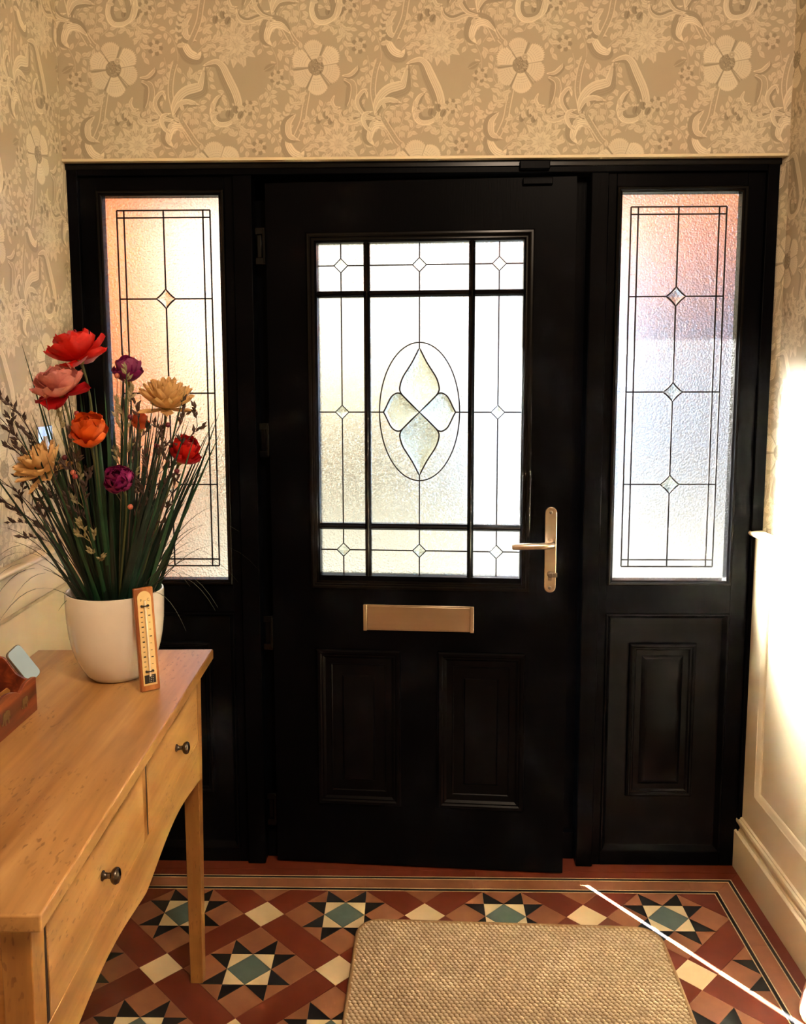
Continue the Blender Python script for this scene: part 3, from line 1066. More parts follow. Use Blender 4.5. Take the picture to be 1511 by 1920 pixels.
for ci, (x0, x1, cx) in enumerate(cols):
    for ri, (z0, z1, cz) in enumerate(rows):
        pn = pane(x0 - .002, x1 + .002, z0 - .002, z1 + .002, yi, door)
        ld = MB()
        if ci == 1 and ri == 1:
            EX, EZ = .1095, .1885
            oval = [(cx + EX * math.sin(2 * math.pi * k / 64), cz + EZ * math.cos(2 * math.pi * k / 64)) for k in range(65)]
            ribbon(ld, oval, .0034, y0, y1)
            # tall petals above and below, short petals left and right
            r_t = curve2([(0, .174), (.020, .135), (.045, .095), (.0535, .068), (.0520, .055), (.0455, .045)], 6) + [(.023, .022), (0, 0)]
            tall = r_t + [(-x, z) for x, z in r_t[-2:0:-1]]
            r_s = curve2([(.0985, 0), (.092, .012), (.078, .040), (.064, .051), (.053, .051), (.0455, .045)], 6) + [(.023, .0225), (0, 0)]
            short = r_s + [(x, -z) for x, z in r_s[-2:0:-1]]
            shapes = [[(cx + x, cz + z) for x, z in tall], [(cx + x, cz - z) for x, z in tall],
                      [(cx + x, cz + z) for x, z in short], [(cx - x, cz + z) for x, z in short]]
            for sh in shapes:
                ribbon(ld, sh + [sh[0]], LW, y0 - .001, y1)
                c = Vector((sum(p[0] for p in sh), sum(p[1] for p in sh))) / len(sh)
                bevel_piece([tuple(c + (Vector(p) - c) * .975) for p in sh], yi - .0003, pn, .70, .005)
            ribbon(ld, [(cx, z1), (cx, cz + .174)], .0034, y0, y1)
            ribbon(ld, [(cx, z0), (cx, cz - .174)], .0034, y0, y1)
            ribbon(ld, [(x0, cz), (cx - .0985, cz)], .0034, y0, y1)
            ribbon(ld, [(x1, cz), (cx + .0985, cz)], .0034, y0, y1)
        else:
            r = .0188
            for a, b in (((cx, z0), (cx, cz - r)), ((cx, cz + r), (cx, z1)), ((x0, cz), (cx - r, cz)), ((cx + r, cz), (x1, cz))):
                ribbon(ld, [a, b], .0034, y0, y1)
            st = [(cx, cz + r), (cx + r, cz), (cx, cz - r), (cx - r, cz)]
            ribbon(ld, st + [st[0]], .0036, y0 - .001, y1)
            q = .95
            bevel_piece([(cx, cz + r * q), (cx + r * q, cz), (cx, cz - r * q), (cx - r * q, cz)], yi - .0003, pn, .12, .005)
        ld.build('lead_came', LEAD, pn, smooth=0)
# two raised panels on the lower half
for x0, x1 in ((.1215, .3610), (.4640, .7070)):
    mb = MB()
    mb.ring(x0, x1, .187, .647, [(0, .001), (.001, -.006), (.005, -.010), (.012, -.0095), (.016, -.006), (.020, -.0065), (.026, -.0015), (.042, -.0010),
                                 (.0435, -.003), (.046, -.0012), (.074, -.0020), (.078, -.0070), (.083, -.0085)], fill=True)
    mb.build('raised_panel', BLACK_SEMI, door, smooth=30)
# lever handle on a long plate
hd = MB()
def slot(cx, z0, z1, r, y0, y1, mb, n=12):
    pts = [(cx + r * math.cos(a), z1 - r + r * math.sin(a)) for a in np.linspace(0, math.pi, n)] + \
          [(cx + r * math.cos(a), z0 + r + r * math.sin(a)) for a in np.linspace(math.pi, 2 * math.pi, n)]
    mb.prism([(x, y0, z) for x, z in pts], (0, y1 - y0, 0))
slot(.7690, .8217, 1.0580, .0158, -.0085, .0, hd)
hp = hd.build('handle_plate', STEEL, door, bevel=.0015)
lv = MB()
lv.tube([(.7705, -.008, .9605), (.7705, -.030, .9605), (.7695, -.040, .9602), (.764, -.047, .9598), (.753, -.0505, .9592), (.735, -.0515, .9585),
         (.700, -.0515, .9572), (.668, -.0505, .9560), (.664, -.0505, .9560)], [.0105, .0100, .0098, .0096, .0094, .0092, .0090, .0088, .0072], n=16)
tag(lv.build('lever', STEEL, hp, smooth=50), 'satin steel lever')
ky = MB()
ky.prism([(.769 + .0085 * math.cos(a), -.0085, .874 + .0085 * math.sin(a)) for a in np.linspace(-.9, math.pi + .9, 20)] + [(.764, -.0085, .8565), (.774, -.0085, .8565)], (0, -.004, 0))
ky.lathe([(0, -.0275), (.006, -.0275), (.0075, -.026), (.0075, -.0125)], (.769, 0, .8745), 20, 'y')
ky.box(.7685, .7865, -.0265, -.0205, .8685, .8805)
ky.build('lock_turn', STEEL_DARK, hp, bevel=.001)
for z in (1.0430, .8355):
    sm_ = MB().lathe([(0, -.0098), (.0035, -.0098), (.0048, -.0090), (.0050, -.0084)], (.7690, 0, z), 16, 'y')
    sm_.build('screw', STEEL_DARK, hp)
# letter plate
lp = MB()
lp.box(.2575, .5635, -.006, 0, .7045, .7775)
lpo = lp.build('letter_plate', STEEL, door, bevel=.0012)
BRUSH = plain('brushed_flap', srgb(196, 178, 156), rough=0.34, metal=1.0, var=0.10, vscale=25, bump=0.06, bscale=500, stretch=(.05, 1, 1))
MB().box(.2680, .5530, -.0085, -.006, .7085, .7735).build('flap', BRUSH, lpo, bevel=.001)
for a, b in ((.2570, .2672), (.5538, .5640)):
    MB().box(a, b, -.0105, -.006, .7040, .7780).build('end_cap', STEEL, lpo, bevel=.001)
# hinges
for z0, z1 in ((1.707, 1.804), (1.188, 1.282), (.642, .740), (.119, .2156)):
    h = MB()
    h.box(-.026, .000, -.013, .004, z1 - .018, z1)
    h.box(-.026, .000, -.013, .004, z0, z0 + .018)
    h.box(-.022, -.010, -.007, .004, z0 + .018, z1 - .018)
    h.tube([(-.003, -.010, z0 + .004), (-.003, -.010, z1 - .004)], .0042, 10)
    h.build('hinge', BLACK_GLOSS, door, bevel=.0015)
MB().box(.681, .758, -.012, 0, 1.900, 1.917).build('contact_magnet', BLACK, door, bevel=.002)

# ------------------------------------------------------------------ console table
table = tag(empty('console_table', (-.4572, -1.4167, 0), R(1.43)), 'honey oak console table with two drawers along the left wall', 'table')
TX0, TL = -.407, .991
MB().box(TX0, 0, 0, TL, .757, .780).build('tabletop', OAK_Y, table, bevel=.003, seg=3)
FX = -.020
def leg(x0, x1, y0, y1, fx, fy):
    """leg tapering towards the foot on its inner faces"""
    t = .006
    bx0, bx1 = (x0 + fx[0] * t, x1 - fx[1] * t)
    by0, by1 = (y0 + fy[0] * t, y1 - fy[1] * t)
    mb = MB()
    mb.add([(bx0, by0, .0005), (bx1, by0, .0005), (bx1, by1, .0005), (bx0, by1, .0005), (x0, y0, .757), (x1, y0, .757), (x1, y1, .757), (x0, y1, .757)],
           [(0, 3, 2, 1), (4, 5, 6, 7), (0, 1, 5, 4), (1, 2, 6, 5), (2, 3, 7, 6), (3, 0, 4, 7)])
    mb.build('leg', OAK_Z, table, bevel=.0015)
LY = ((.0165, .0545), (.905, .943))
for ya, yb in LY:
    leg(FX - .038, FX, ya, yb, (0, 1.5), (.6, .6))
    leg(TX0 + .02, TX0 + .058, ya, yb, (1, 0), (.6, .6))
def apron(a, b, x0, x1, zb, zt, dip):
    """rail whose lower edge is cut into two shallow arches"""
    pts = [(a, zt)]
    n = 40
    for i in range(n + 1):
        t = i / n
        y = a + (b - a) * t
        z = zb + dip * (math.sin(2 * math.pi * t) ** 2) ** .62
        pts.append((y, z))
    pts.append((b, zt))
    mb = MB()
    vs, fs = [], []
    low = pts[1:-1]
    for x in (x0, x1):
        for y, z in low:
            vs += [(x, y, z), (x, y, zt)]
    k = len(low)
    for i in range(k - 1):
        fs += [(2 * i, 2 * i + 2, 2 * i + 3, 2 * i + 1), (2 * k + 2 * i, 2 * k + 2 * i + 1, 2 * k + 2 * i + 3, 2 * k + 2 * i + 2),
               (2 * i, 2 * k + 2 * i, 2 * k + 2 * i + 2, 2 * i + 2), (2 * i + 1, 2 * i + 3, 2 * k + 2 * i + 3, 2 * k + 2 * i + 1)]
    fs += [(0, 1, 2 * k + 1, 2 * k), (2 * k - 2, 4 * k - 2, 4 * k - 1, 2 * k - 1)]
    mb.add(vs, fs)
    return mb
apron(.0535, .906, FX - .020, FX - .0005, .502, .597, .026).build('apron', OAK_Y, table, bevel=.001)
MB().box(FX - .020, FX - .0005, .0535, .906, .741, .757).build('top_rail', OAK_Y, table, bevel=.0008)
MB().box(FX - .022, FX, .477, .4965, .5965, .742).build('divider', OAK_Z, table, bevel=.0008)
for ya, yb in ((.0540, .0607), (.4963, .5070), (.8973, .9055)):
    MB().box(FX - .020, FX - .0012, ya, yb, .5965, .742).build('gap_shade_strip', GAP_SHADE, table, smooth=0)  # nearly flush dark strips, the gaps' shade put into their colour
MB().box(TX0 + .022, TX0 + .040, .0535, .906, .53, .757).build('back_rail', OAK_Y, table)
MB().box(TX0 + .058, FX - .038, .022, .042, .53, .757).build('end_rail', OAK_X, table)
MB().box(TX0 + .058, FX - .038, .912, .932, .53, .757).build('end_rail', OAK_X, table)
KNOB = plain('pewter_knob', srgb(96, 88, 82), rough=0.24, metal=1.0, var=0.15)
for ya, yb, yk in ((.0605, .4765, .262), (.5065, .8975, .706)):
    d = MB().box(FX - .022, FX + .0005, ya, yb, .5985, .7395).build('drawer', OAK_Y, table, bevel=.001)
    kb = MB().lathe([(0, 0), (.0075, 0), (.0078, .002), (.0052, .004), (.0042, .009), (.0048, .013), (.0100, .016), (.0125, .0195), (.0125, .0225), (.0105, .0255), (.005, .0275), (0, .028)],
                    (FX, yk, .668), 24, 'x')
    kb.build('knob', KNOB, d, smooth=50)

# ------------------------------------------------------------------ potted artificial flowers
PC = Vector((-.645, -.600, .7805))
pot_t = tag(empty('potted_flowers', PC), 'white glazed pot of artificial flowers and tall dark grass on the oak table', 'potted plant')
GLAZE = plain('white_glaze', srgb(232, 224, 212), rough=0.12, var=0.02, coat=0.5)
pf = [(0, .002), (.048, .002), (.052, 0), (.057, .002), (.066, .012), (.075, .028), (.084, .047), (.091, .070), (.0955, .095), (.0985, .125), (.0998, .155), (.1000, .181),
      (.0990, .1850), (.0965, .1860), (.0945, .1840), (.0935, .178), (.0930, .150), (.0900, .120), (.086, .100), (0, .100)]
MB().lathe(pf, (0, 0, 0), 64).build('pot', GLAZE, pot_t, smooth=50)
SOIL = plain('dark_filler', srgb(30, 34, 26), rough=0.9)
MB().lathe([(0, .112), (.05, .110), (.0875, .102), (.0865, .1005), (0, .1005)], (0, 0, 0), 24).build('filler', SOIL, pot_t)
GRASS = [plain('grass_dark_%d' % i, c, rough=0.42, var=0.25, vscale=30, trans=0.12) for i, c in
         enumerate((srgb(16, 44, 32), srgb(24, 62, 40), srgb(34, 74, 48), srgb(14, 34, 26)))]
FROND = plain('fine_grass', srgb(36, 44, 36), rough=0.5, var=0.2)
def blade(base, tip, sag, wid, m, name='grass_blade', n=7):
    base, tip = Vector(base), Vector(tip)
    ctrl = base + (tip - base) * .55 + Vector((0, 0, sag))
    out = (tip - base); out.z = 0
    side = Vector((-out.y, out.x, 0))
    if side.length < 1e-4: side = Vector((1, 0, 0))
    side.normalize()
    # partly turn the blade to face the room
    side = (side * .5 + Vector((.9, .2, 0)) * (1 if side.x >= 0 else -1)).normalized()
    vs, fs = [], []
    for i in range(n + 1):
        t = i / n
        p = base * (1 - t) ** 2 + ctrl * 2 * t * (1 - t) + tip * t * t
        w = wid * (1 - t ** 2.2) * .5 + .00015
        q = Vector((0, -1, .2)).normalized() * w * .35
        vs += [p - side * w, p + q, p + side * w]
    for i in range(n):
        a = i * 3
        fs += [(a, a + 1, a + 4, a + 3), (a + 1, a + 2, a + 5, a + 4)]
    return MB().add(vs, fs).build(name, m, pot_t, smooth=60, fixn=False)
rg = random.Random(21)
LIMX = -.888 - PC.x
def clampx(p):
    p.x = max(p.x, LIMX)
    return p
# upright blades placed as in the photograph: (dx, dz) of the tip seen from the front
tips = [(-.150, .700), (-.172, .600), (-.225, .470), (-.205, .470), (-.120, .640), (.228, .560), (.195, .520), (.168, .610), (.135, .500), (-.085, .600), (.02, .690),
        (-.05, .655), (.075, .56), (.10, .62), (-.01, .60), (-.10, .52), (.05, .66), (-.13, .50)]
for dx, dz in tips:
    dy = rg.uniform(-.07, .07)
    b = Vector((dx * .22 + rg.uniform(-.012, .012), dy * .3, .11))
    blade(b, clampx(Vector((dx, dy, dz))), rg.uniform(.0, .03), rg.uniform(.0065, .0105), GRASS[rg.randrange(4)])
for i in range(150):
    a = rg.uniform(0, 2 * math.pi)
    tl = rg.uniform(.02, .50) ** .9
    ln = rg.uniform(.28, .55) * (1 - .25 * tl)
    rad = ln * math.sin(tl)
    b = Vector((math.cos(a) * rg.uniform(0, .045), math.sin(a) * rg.uniform(0, .04), .108))
    t = b + Vector((math.cos(a) * rad, math.sin(a) * rad * .75, ln * math.cos(tl)))
    blade(b, clampx(t), rg.uniform(-.01, .03), rg.uniform(.006, .0105), GRASS[rg.randrange(4)])
# fine fronds arching over the rim
arcs = [(-.245, .235), (-.245, .20), (-.242, .17), (-.240, .255), (-.244, .285), (-.215, .16), (-.20, .135), (-.23, .33), (-.243, .31), (-.235, .39), (.225, .25), (.255, .235),
        (.30, .215), (.262, .20), (.245, .18), (.215, .315), (.245, .36), (.205, .42), (.265, .285), (.19, .22), (.22, .15), (.17, .12), (.29, .33), (.16, .30), (.235, .46),
        (.02, .155), (-.03, .12), (.05, .15), (-.06, .13), (-.09, .16)]
for dx, dz in arcs:
    dy = rg.uniform(-.12, .06) if abs(dx) > .12 else rg.uniform(-.085, -.06)
    b = Vector((dx * .12, dy * .2, .11))
    sag = .26 * abs(dx) / .25 + max(0, .35 - dz) * .45 if abs(dx) > .12 else .16
    blade(b, clampx(Vector((dx, dy, dz))), sag * .55, rg.uniform(.0018, .0034) if abs(dx) > .12 else .0045, FROND if abs(dx) > .12 else GRASS[2], 'grass_frond', 12)

def petal_mesh(ln, wid, cup, curl, ruff, sd):
    """cupped petal in the local x (length) / y (width) / z frame"""
    rr = random.Random(sd)
    nu, nv = 7, 6
    vs, fs = [], []
    ph = rr.uniform(0, 6.28)
    for i in range(nu + 1):
        t = i / nu
        ang = curl * t
        # centre line bends upwards by curl
        x = ln * (math.sin(ang) / curl if abs(curl) > 1e-3 else t)
        z = ln * ((1 - math.cos(ang)) / curl if abs(curl) > 1e-3 else 0)
        wv = wid * (.26 + .74 * math.sin(math.pi * min(1, .10 + t * .62))) * (1 - .55 * max(0, t - .72) / .28)
        for j in range(nv + 1):
            s = -1 + 2 * j / nv
            y = wv / 2 * s
            zz = z + cup * wv * s * s + ruff * t * t * math.sin(s * 5 + ph) * wid
            vs.append((x - .10 * ln * t * abs(s) ** 3 + ruff * .4 * ln * math.sin(s * 9 + ph) * t ** 3, y, zz))
    for i in range(nu):
        for j in range(nv):
            a = i * (nv + 1) + j
            fs.append((a, a + 1, a + nv + 2, a + nv + 1))
    me = MB().add(vs, fs).mesh('petal')
    me.polygons.foreach_set('use_smooth', [True] * len(me.polygons))
    return me
STEM = plain('flower_stem', srgb(78, 84, 48), rough=0.5, var=0.2)
CENTRE = plain('flower_centre', srgb(150, 128, 50), rough=0.7, var=0.3, vscale=200)
def fmat(nm, c, var=.16):
    return plain('petal_' + nm, c, rough=0.5, var=var, vscale=26, trans=0.22, stretch=(1, 1, 1))
P_RED, P_DRED = fmat('scarlet', srgb(214, 24, 14)), fmat('crimson', srgb(176, 10, 22))
P_ORANGE, P_PINK = fmat('orange', srgb(222, 88, 16)), fmat('dusty_pink', srgb(206, 126, 118))
P_MAG, P_CREAM, P_LILAC = fmat('magenta', srgb(132, 22, 92)), fmat('cream', srgb(222, 182, 124)), fmat('mauve', srgb(150, 60, 110))
def flower(pos, mats, layers, axis, label, scale=1.45, seed=1, center=.008):
    """flower head; layers = (count, length, width, elevation deg, cup, curl)"""
    pos = Vector(pos) - PC
    ax = Vector(axis).normalized()
    q = Vector((0, 0, 1)).rotation_difference(ax)
    rr = random.Random(seed)
    hd = MB().lathe([(0, -.010), (.004, -.009), (.008, -.003), (center, .004), (center * .8, .010), (0, .012)], (0, 0, 0), 14)
    h = hd.build('flower', CENTRE, pot_t, smooth=60)
    h.location = pos
    h.rotation_mode = 'QUATERNION'
    h.rotation_quaternion = q
    h['label'] = label
    for li, (cnt, ln, wd_, el, cup, curl) in enumerate(layers):
        var = [petal_mesh(ln * scale * rr.uniform(.93, 1.07), wd_ * scale, cup, curl, .07, rr.random()) for _ in range(3)]
        for k in range(cnt):
            me = var[k % 3]
            m = mats[li % len(mats)] if not isinstance(mats[li % len(mats)], (list, tuple)) else rr.choice(mats[li % len(mats)])
            if len(me.materials) == 0: me.materials.append(m)
            p = bpy.data.objects.new('petal', me)
            COL.objects.link(p)
            p.parent = h
            a = 2 * math.pi * (k + .5 * (li % 2)) / cnt + rr.uniform(-.12, .12)
            e = R(el + rr.uniform(-9, 9))
            p.matrix_local = Matrix.Rotation(a, 4, 'Z') @ Matrix.Translation((.003, 0, -.002 + .002 * li)) @ Matrix.Rotation(-e, 4, 'Y')
    # stem from the filler up to the head
    b = Vector((pos.x * .18, pos.y * .2, .105))
    e0 = pos - ax * .008
    pts = []
    for i in range(9):
        t = i / 8
        c1 = b + Vector((pos.x * .35, pos.y * .3, (pos.z - .1) * .5)) * 1.0
        c2 = e0 - ax * .07
        pts.append(b * (1 - t) ** 3 + c1 * 3 * t * (1 - t) ** 2 + c2 * 3 * t * t * (1 - t) + e0 * t ** 3)
    MB().tube(pts, [.0024] * 8 + [.0034], 7).build('flower_stem', STEM, pot_t, smooth=60)
PEONY = lambda L0, w: [(4, L0 * .92, w, -22, .22, .7), (7, L0, w, 8, .22, .9), (6, L0 * .92, w * .95, 34, .26, .8), (6, L0 * .8, w * .85, 58, .30, .6), (4, L0 * .6, w * .7, 76, .34, .4)]
CUPS = lambda L0, w: [(5, L0 * .8, w, 12, .22, 1.1), (6, L0, w, 40, .30, .9), (5, L0 * .95, w * .95, 62, .34, .7), (4, L0 * .8, w * .8, 78, .34, .4)]
RAYS = lambda L0, w: [(5, L0 * .85, w, -14, .16, .4), (12, L0, w, 14, .16, .55), (11, L0 * .97, w, 34, .18, .55), (10, L0 * .9, w * .95, 54, .2, .45), (7, L0 * .75, w * .8, 72, .24, .3)]
flower((-.6964, -.600, 1.444), [P_RED, P_RED, P_RED, P_DRED, P_RED], PEONY(.048, .040), (-.35, -.15, 1), 'scarlet flower, the highest of the bunch', seed=3)
flower((-.7122, -.660, 1.376), [P_DRED, P_PINK, P_PINK, P_PINK, P_PINK], PEONY(.043, .038), (-.15, -.35, 1), 'dusty pink flower with crimson outer petals', seed=4)
flower((-.6127, -.560, 1.402), [P_MAG, P_LILAC, P_MAG, P_MAG], CUPS(.036, .030), (.12, -.25, 1), 'mauve flower high in front of the left window', seed=5)
flower((-.5291, -.580, 1.345), [P_CREAM] * 5, RAYS(.045, .018), (.10, -.20, 1), 'cream flower on the right of the bunch', seed=6)
flower((-.6514, -.680, 1.280), [P_ORANGE] * 4, CUPS(.043, .038), (.05, -.55, 1), 'large orange flower at the middle of the bunch', seed=7)
flower((-.6046, -.520, 1.300), [P_ORANGE] * 4, CUPS(.024, .020), (.10, -.2, 1), 'small orange flower half hidden among sprigs', seed=8)
flower((-.4972, -.600, 1.238), [P_DRED, P_RED, P_DRED, P_DRED], CUPS(.038, .034), (.55, -.30, 1), 'red flower leaning out to the right', seed=9)
flower((-.7500, -.660, 1.222), [P_CREAM] * 5, RAYS(.043, .019), (-.55, -.45, 1), 'cream flower low on the left', seed=10)
flower((-.5893, -.690, 1.198), [P_MAG] * 4, CUPS(.034, .032), (.05, -.95, .7), 'deep magenta flower, the lowest of the bunch', seed=12)

# brown seed sprigs and berries
SPRIG = plain('dried_sprig', srgb(70, 54, 48), rough=0.7, var=0.25, vscale=60)
SPRIG2 = plain('pale_sprig', srgb(150, 142, 108), rough=0.7, var=0.2, vscale=60)
BERRY = [plain('berry_%d' % i, c, rough=0.32, var=0.1) for i, c in enumerate((srgb(92, 26, 42), srgb(196, 110, 88), srgb(160, 56, 52)))]
def sprig(tip, m, kids=5, lf=6, ln=.016, seed=0, bend=0.0, blen=.07):
    rr = random.Random(seed)
    tip = Vector(tip) - PC
    clampx(tip)
    b = Vector((tip.x * .15, tip.y * .2, .11))
    mb = MB()
    ctrl = b + (tip - b) * .5 + Vector((-tip.x * .2, 0, .06 + bend))
    pts = [b * (1 - t) ** 2 + ctrl * 2 * t * (1 - t) + tip * t * t for t in [i / 8 for i in range(9)]]
    mb.tube(pts, [.0014 - .0007 * i / 8 for i in range(9)], 5)
    def leaflet(p, d, l):
        d = d.normalized()
        s = d.cross(Vector((0, -1, .3))).normalized() * l * .20
        u_ = s.cross(d).normalized() * l * .08
        mb.add([p, p + d * l * .4 + s, p + d * l, p + d * l * .4 - s, p + d * l * .4 + u_], [(0, 1, 4), (1, 2, 4), (2, 3, 4), (3, 0, 4)])
    def twig(p0, d, l, k):
        p1 = p0 + d * l
        p1.x = max(p1.x, LIMX)
        mid = p0 + d * l * .55 + Vector((0, 0, l * .1))
        mb.tube([p0, mid, p1], [.0009, .0007, .0005], 4)
        for i in range(k):
            t = .35 + .65 * i / max(1, k - 1)
            q = p0 * (1 - t) ** 2 + mid * 2 * t * (1 - t) + p1 * t * t
            sd = Vector((rr.uniform(-1, 1), rr.uniform(-.6, .3), rr.uniform(-.2, 1)))
            leaflet(q, (d * .7 + sd * .8), ln * rr.uniform(.7, 1.2))
    for i in range(kids):
        t = .52 + .48 * i / max(1, kids - 1)
        p = b * (1 - t) ** 2 + ctrl * 2 * t * (1 - t) + tip * t * t
        dd = (tip - ctrl).normalized()
        d = (dd * .8 + Vector((rr.uniform(-.9, .9), rr.uniform(-.4, .3), rr.uniform(-.2, .6)))).normalized()
        twig(p, d, blen * rr.uniform(.5, 1.0), lf)
    mb.build('seed_sprig', m, pot_t, smooth=0, fixn=False)
for i, (x, y, z, m, kd, bl) in enumerate(((-.860, -.60, 1.318, SPRIG, 6, .06), (-.875, -.62, 1.165, SPRIG, 7, .07), (-.845, -.66, 1.205, SPRIG, 6, .06), (-.865, -.58, 1.275, SPRIG, 5, .06), (-.800, -.66, 1.335, SPRIG, 5, .06),
        (-.730, -.66, 1.320, SPRIG2, 5, .05), (-.600, -.60, 1.375, SPRIG2, 6, .06), (-.585, -.58, 1.300, SPRIG, 5, .06), (-.490, -.60, 1.320, SPRIG, 6, .06),
        (-.455, -.62, 1.310, SPRIG, 5, .06), (-.545, -.63, 1.230, SPRIG, 5, .06), (-.690, -.69, 1.260, SPRIG, 5, .05), (-.660, -.71, 1.110, SPRIG2, 5, .035),
        (-.770, -.67, 1.240, SPRIG, 5, .05), (-.520, -.60, 1.170, SPRIG, 5, .05), (-.615, -.57, 1.330, SPRIG2, 5, .05), (-.700, -.62, 1.18, SPRIG, 5, .05))):
    sprig((x, y, z), m, kd + 1, 7, .0175, i + 40, 0, bl)
def berry(px, c):
    p = Vector(px) - PC
    mb = MB().lathe([(0, -.0055), (.0030, -.0046), (.0052, -.0018), (.0055, .001), (.0042, .0038), (.0018, .0053), (0, .0056)], p, 12)
    b_ = mb.build('berry', BERRY[c], pot_t, smooth=60)
    MB().tube([p - Vector((0, 0, .005)), p - Vector((p.x * .05, 0, .035)), p - Vector((p.x * .12, 0, .09))], .0006, 4).build('stalk', SPRIG, b_)
for q, c in (((-.605, -.58, 1.327), 0), ((-.693, -.64, 1.337), 2), ((-.682, -.70, 1.296), 1), ((-.705, -.68, 1.252), 0), ((-.686, -.68, 1.214), 2), ((-.690, -.68, 1.222), 1),
             ((-.518, -.61, 1.312), 0), ((-.540, -.62, 1.270), 0), ((-.575, -.69, 1.155), 1), ((-.622, -.60, 1.412), 1), ((-.728, -.70, 1.375), 1), ((-.500, -.62, 1.218), 0)):
    berry(q, c)

# ------------------------------------------------------------------ wall thermometer leaning on the pot
tb = Vector((-.551, -.6895, .7805))
tt = Vector((-.5660, -.6690, .9880))
zz = (tt - tb).normalized()
xx = Vector((.80, .60, 0)); xx = (xx - zz * xx.dot(zz)).normalized()
yy = zz.cross(xx)
th = tag(empty('thermometer'), 'small wooden thermometer with cream dial leaning against the white pot', 'thermometer')
th.matrix_world = Matrix.Translation(tb) @ Matrix((xx, yy, zz)).transposed().to_4x4()
TWOOD = wood('thermometer_wood', 'z', srgb(196, 128, 70), srgb(170, 100, 50), srgb(136, 74, 34), scale=3, fleck=.2)
DIAL = plain('cream_dial', srgb(226, 196, 138), rough=0.35, var=0.05, vscale=40)
INK = plain('black_ink', srgb(24, 20, 18), rough=0.5)
TUBE = plain('glass_tube', srgb(238, 222, 196), rough=0.08, var=0.03, coat=.6)
TLn = (tt - tb).length
MB().box(-.020, .020, -.010, 0, 0, TLn).build('backboard', TWOOD, th, bevel=.0025)
dp = [(.0140 * math.cos(a), .188 + .0140 * math.sin(a)) for a in np.linspace(0, math.pi, 16)]
dl = MB().prism([(x, -.0100, z) for x, z in dp + [(-.0140, .012), (.0140, .012)]], (0, -.0012, 0)).build('dial', DIAL, th, smooth=0)
MB().tube([(0, -.0135, .030), (0, -.0135, .183)], .0021, 10).build('glass_tube', TUBE, dl, smooth=50)
for z in (.040, .172):
    b = MB().box(-.0065, .0065, -.0165, -.0112, z - .0010, z + .0010)
    for x in (-.0065, .0065):
        b.lathe([(0, -.0150), (.0020, -.0145), (.0026, -.0112)], (x, 0, z), 12, 'y')
    b.build('clip', INK, dl)
pl = MB().prism([(-.0115, -.0112, .016), (.0115, -.0112, .016), (.0115, -.0112, .033), (-.0115, -.0112, .033)], (0, -.0010, 0)).build('bulb_guard', INK, dl, bevel=.0008)
DOTS = plain('white_dots', srgb(220, 214, 200), rough=.5)
mb = MB()
for k in range(12):
    x, z = -.002 + .0034 * (k % 3), .0185 + .0037 * (k // 3)
    mb.box(x, x + .0011, -.0126, -.0121, z, z + .0011)
tag(mb.build('guard_dots', DOTS, dl, smooth=0), kind='stuff')
mb = MB()
for k in range(12):
    z = .050 + k * .0100
    big = k % 3 == 2
    mb.box(-.0098, -.0050 if big else -.0058, -.0116, -.0112, z - (.0013 if big else .0007), z + (.0013 if big else .0007))
for k in range(9):
    z = .054 + k * .0140
    big = k % 3 == 1
    mb.box(.0056, .0102 if big else .0090, -.0116, -.0112, z - (.0010 if big else .0005), z + (.0010 if big else .0005))
tag(mb.build('scale_marks', INK, dl, smooth=0), kind='stuff')
for ch, x in (('F', -.0085), ('C', .0052)):
    cu = bpy.data.curves.new('letter', 'FONT')
    cu.body = ch
    cu.size = .0075
    cu.extrude = .0001
    tmp = bpy.data.objects.new('letter', cu)
    me = bpy.data.meshes.new_from_object(tmp)
    bpy.data.objects.remove(tmp)
    me.materials.clear()
    me.materials.append(INK)
    lo = bpy.data.objects.new('letter', me)
    COL.objects.link(lo)
    lo.parent = dl
    lo.location = (x, -.0114, .1815)
    lo.rotation_euler = (R(90), 0, 0)

# ------------------------------------------------------------------ letter rack, card slab, switch, doorstop
rack = tag(empty('letter_rack', (-.733, -.795, .7800)), 'dark red wooden letter rack with scalloped edges and elephant studs', 'letter rack')
ROSE = wood('rosewood', 'y', srgb(176, 92, 46), srgb(120, 50, 28), srgb(74, 28, 18), scale=2.2, fleck=.2, coat=.5)
def scallop(x0, x1, top, name):
    mb = MB()
    n = len(top)
    vs, fs = [], []
    for x in (x0, x1):
        for y, z in top: vs += [(x, y, .0006), (x, y, z)]
    for i in range(n - 1):
        fs += [(2 * i, 2 * i + 2, 2 * i + 3, 2 * i + 1), (2 * n + 2 * i, 2 * n + 2 * i + 1, 2 * n + 2 * i + 3, 2 * n + 2 * i + 2),
               (2 * i + 1, 2 * i + 3, 2 * n + 2 * i + 3, 2 * n + 2 * i + 1), (2 * i, 2 * n + 2 * i, 2 * n + 2 * i + 2, 2 * i + 2)]
    fs += [(0, 1, 2 * n + 1, 2 * n), (2 * n - 2, 4 * n - 2, 4 * n - 1, 2 * n - 1)]
    mb.add(vs, fs)
    return mb.build(name, ROSE, rack, bevel=.001)
half = curve2([(0, .0655), (-.010, .0680), (-.026, .0690), (-.042, .0680), (-.054, .0640), (-.066, .0570)], 6) + \
       curve2([(-.066, .0570), (-.078, .0640), (-.094, .0700), (-.112, .0745), (-.125, .0755)], 6)[1:]
front = half + [(-.25 - y, z) for y, z in half[-2::-1]]
fp = scallop(-.007, 0, front, 'front_panel')
MB().box(-.115, -.109, -.250, 0, .0006, .112).build('back_panel', ROSE, rack, bevel=.001)
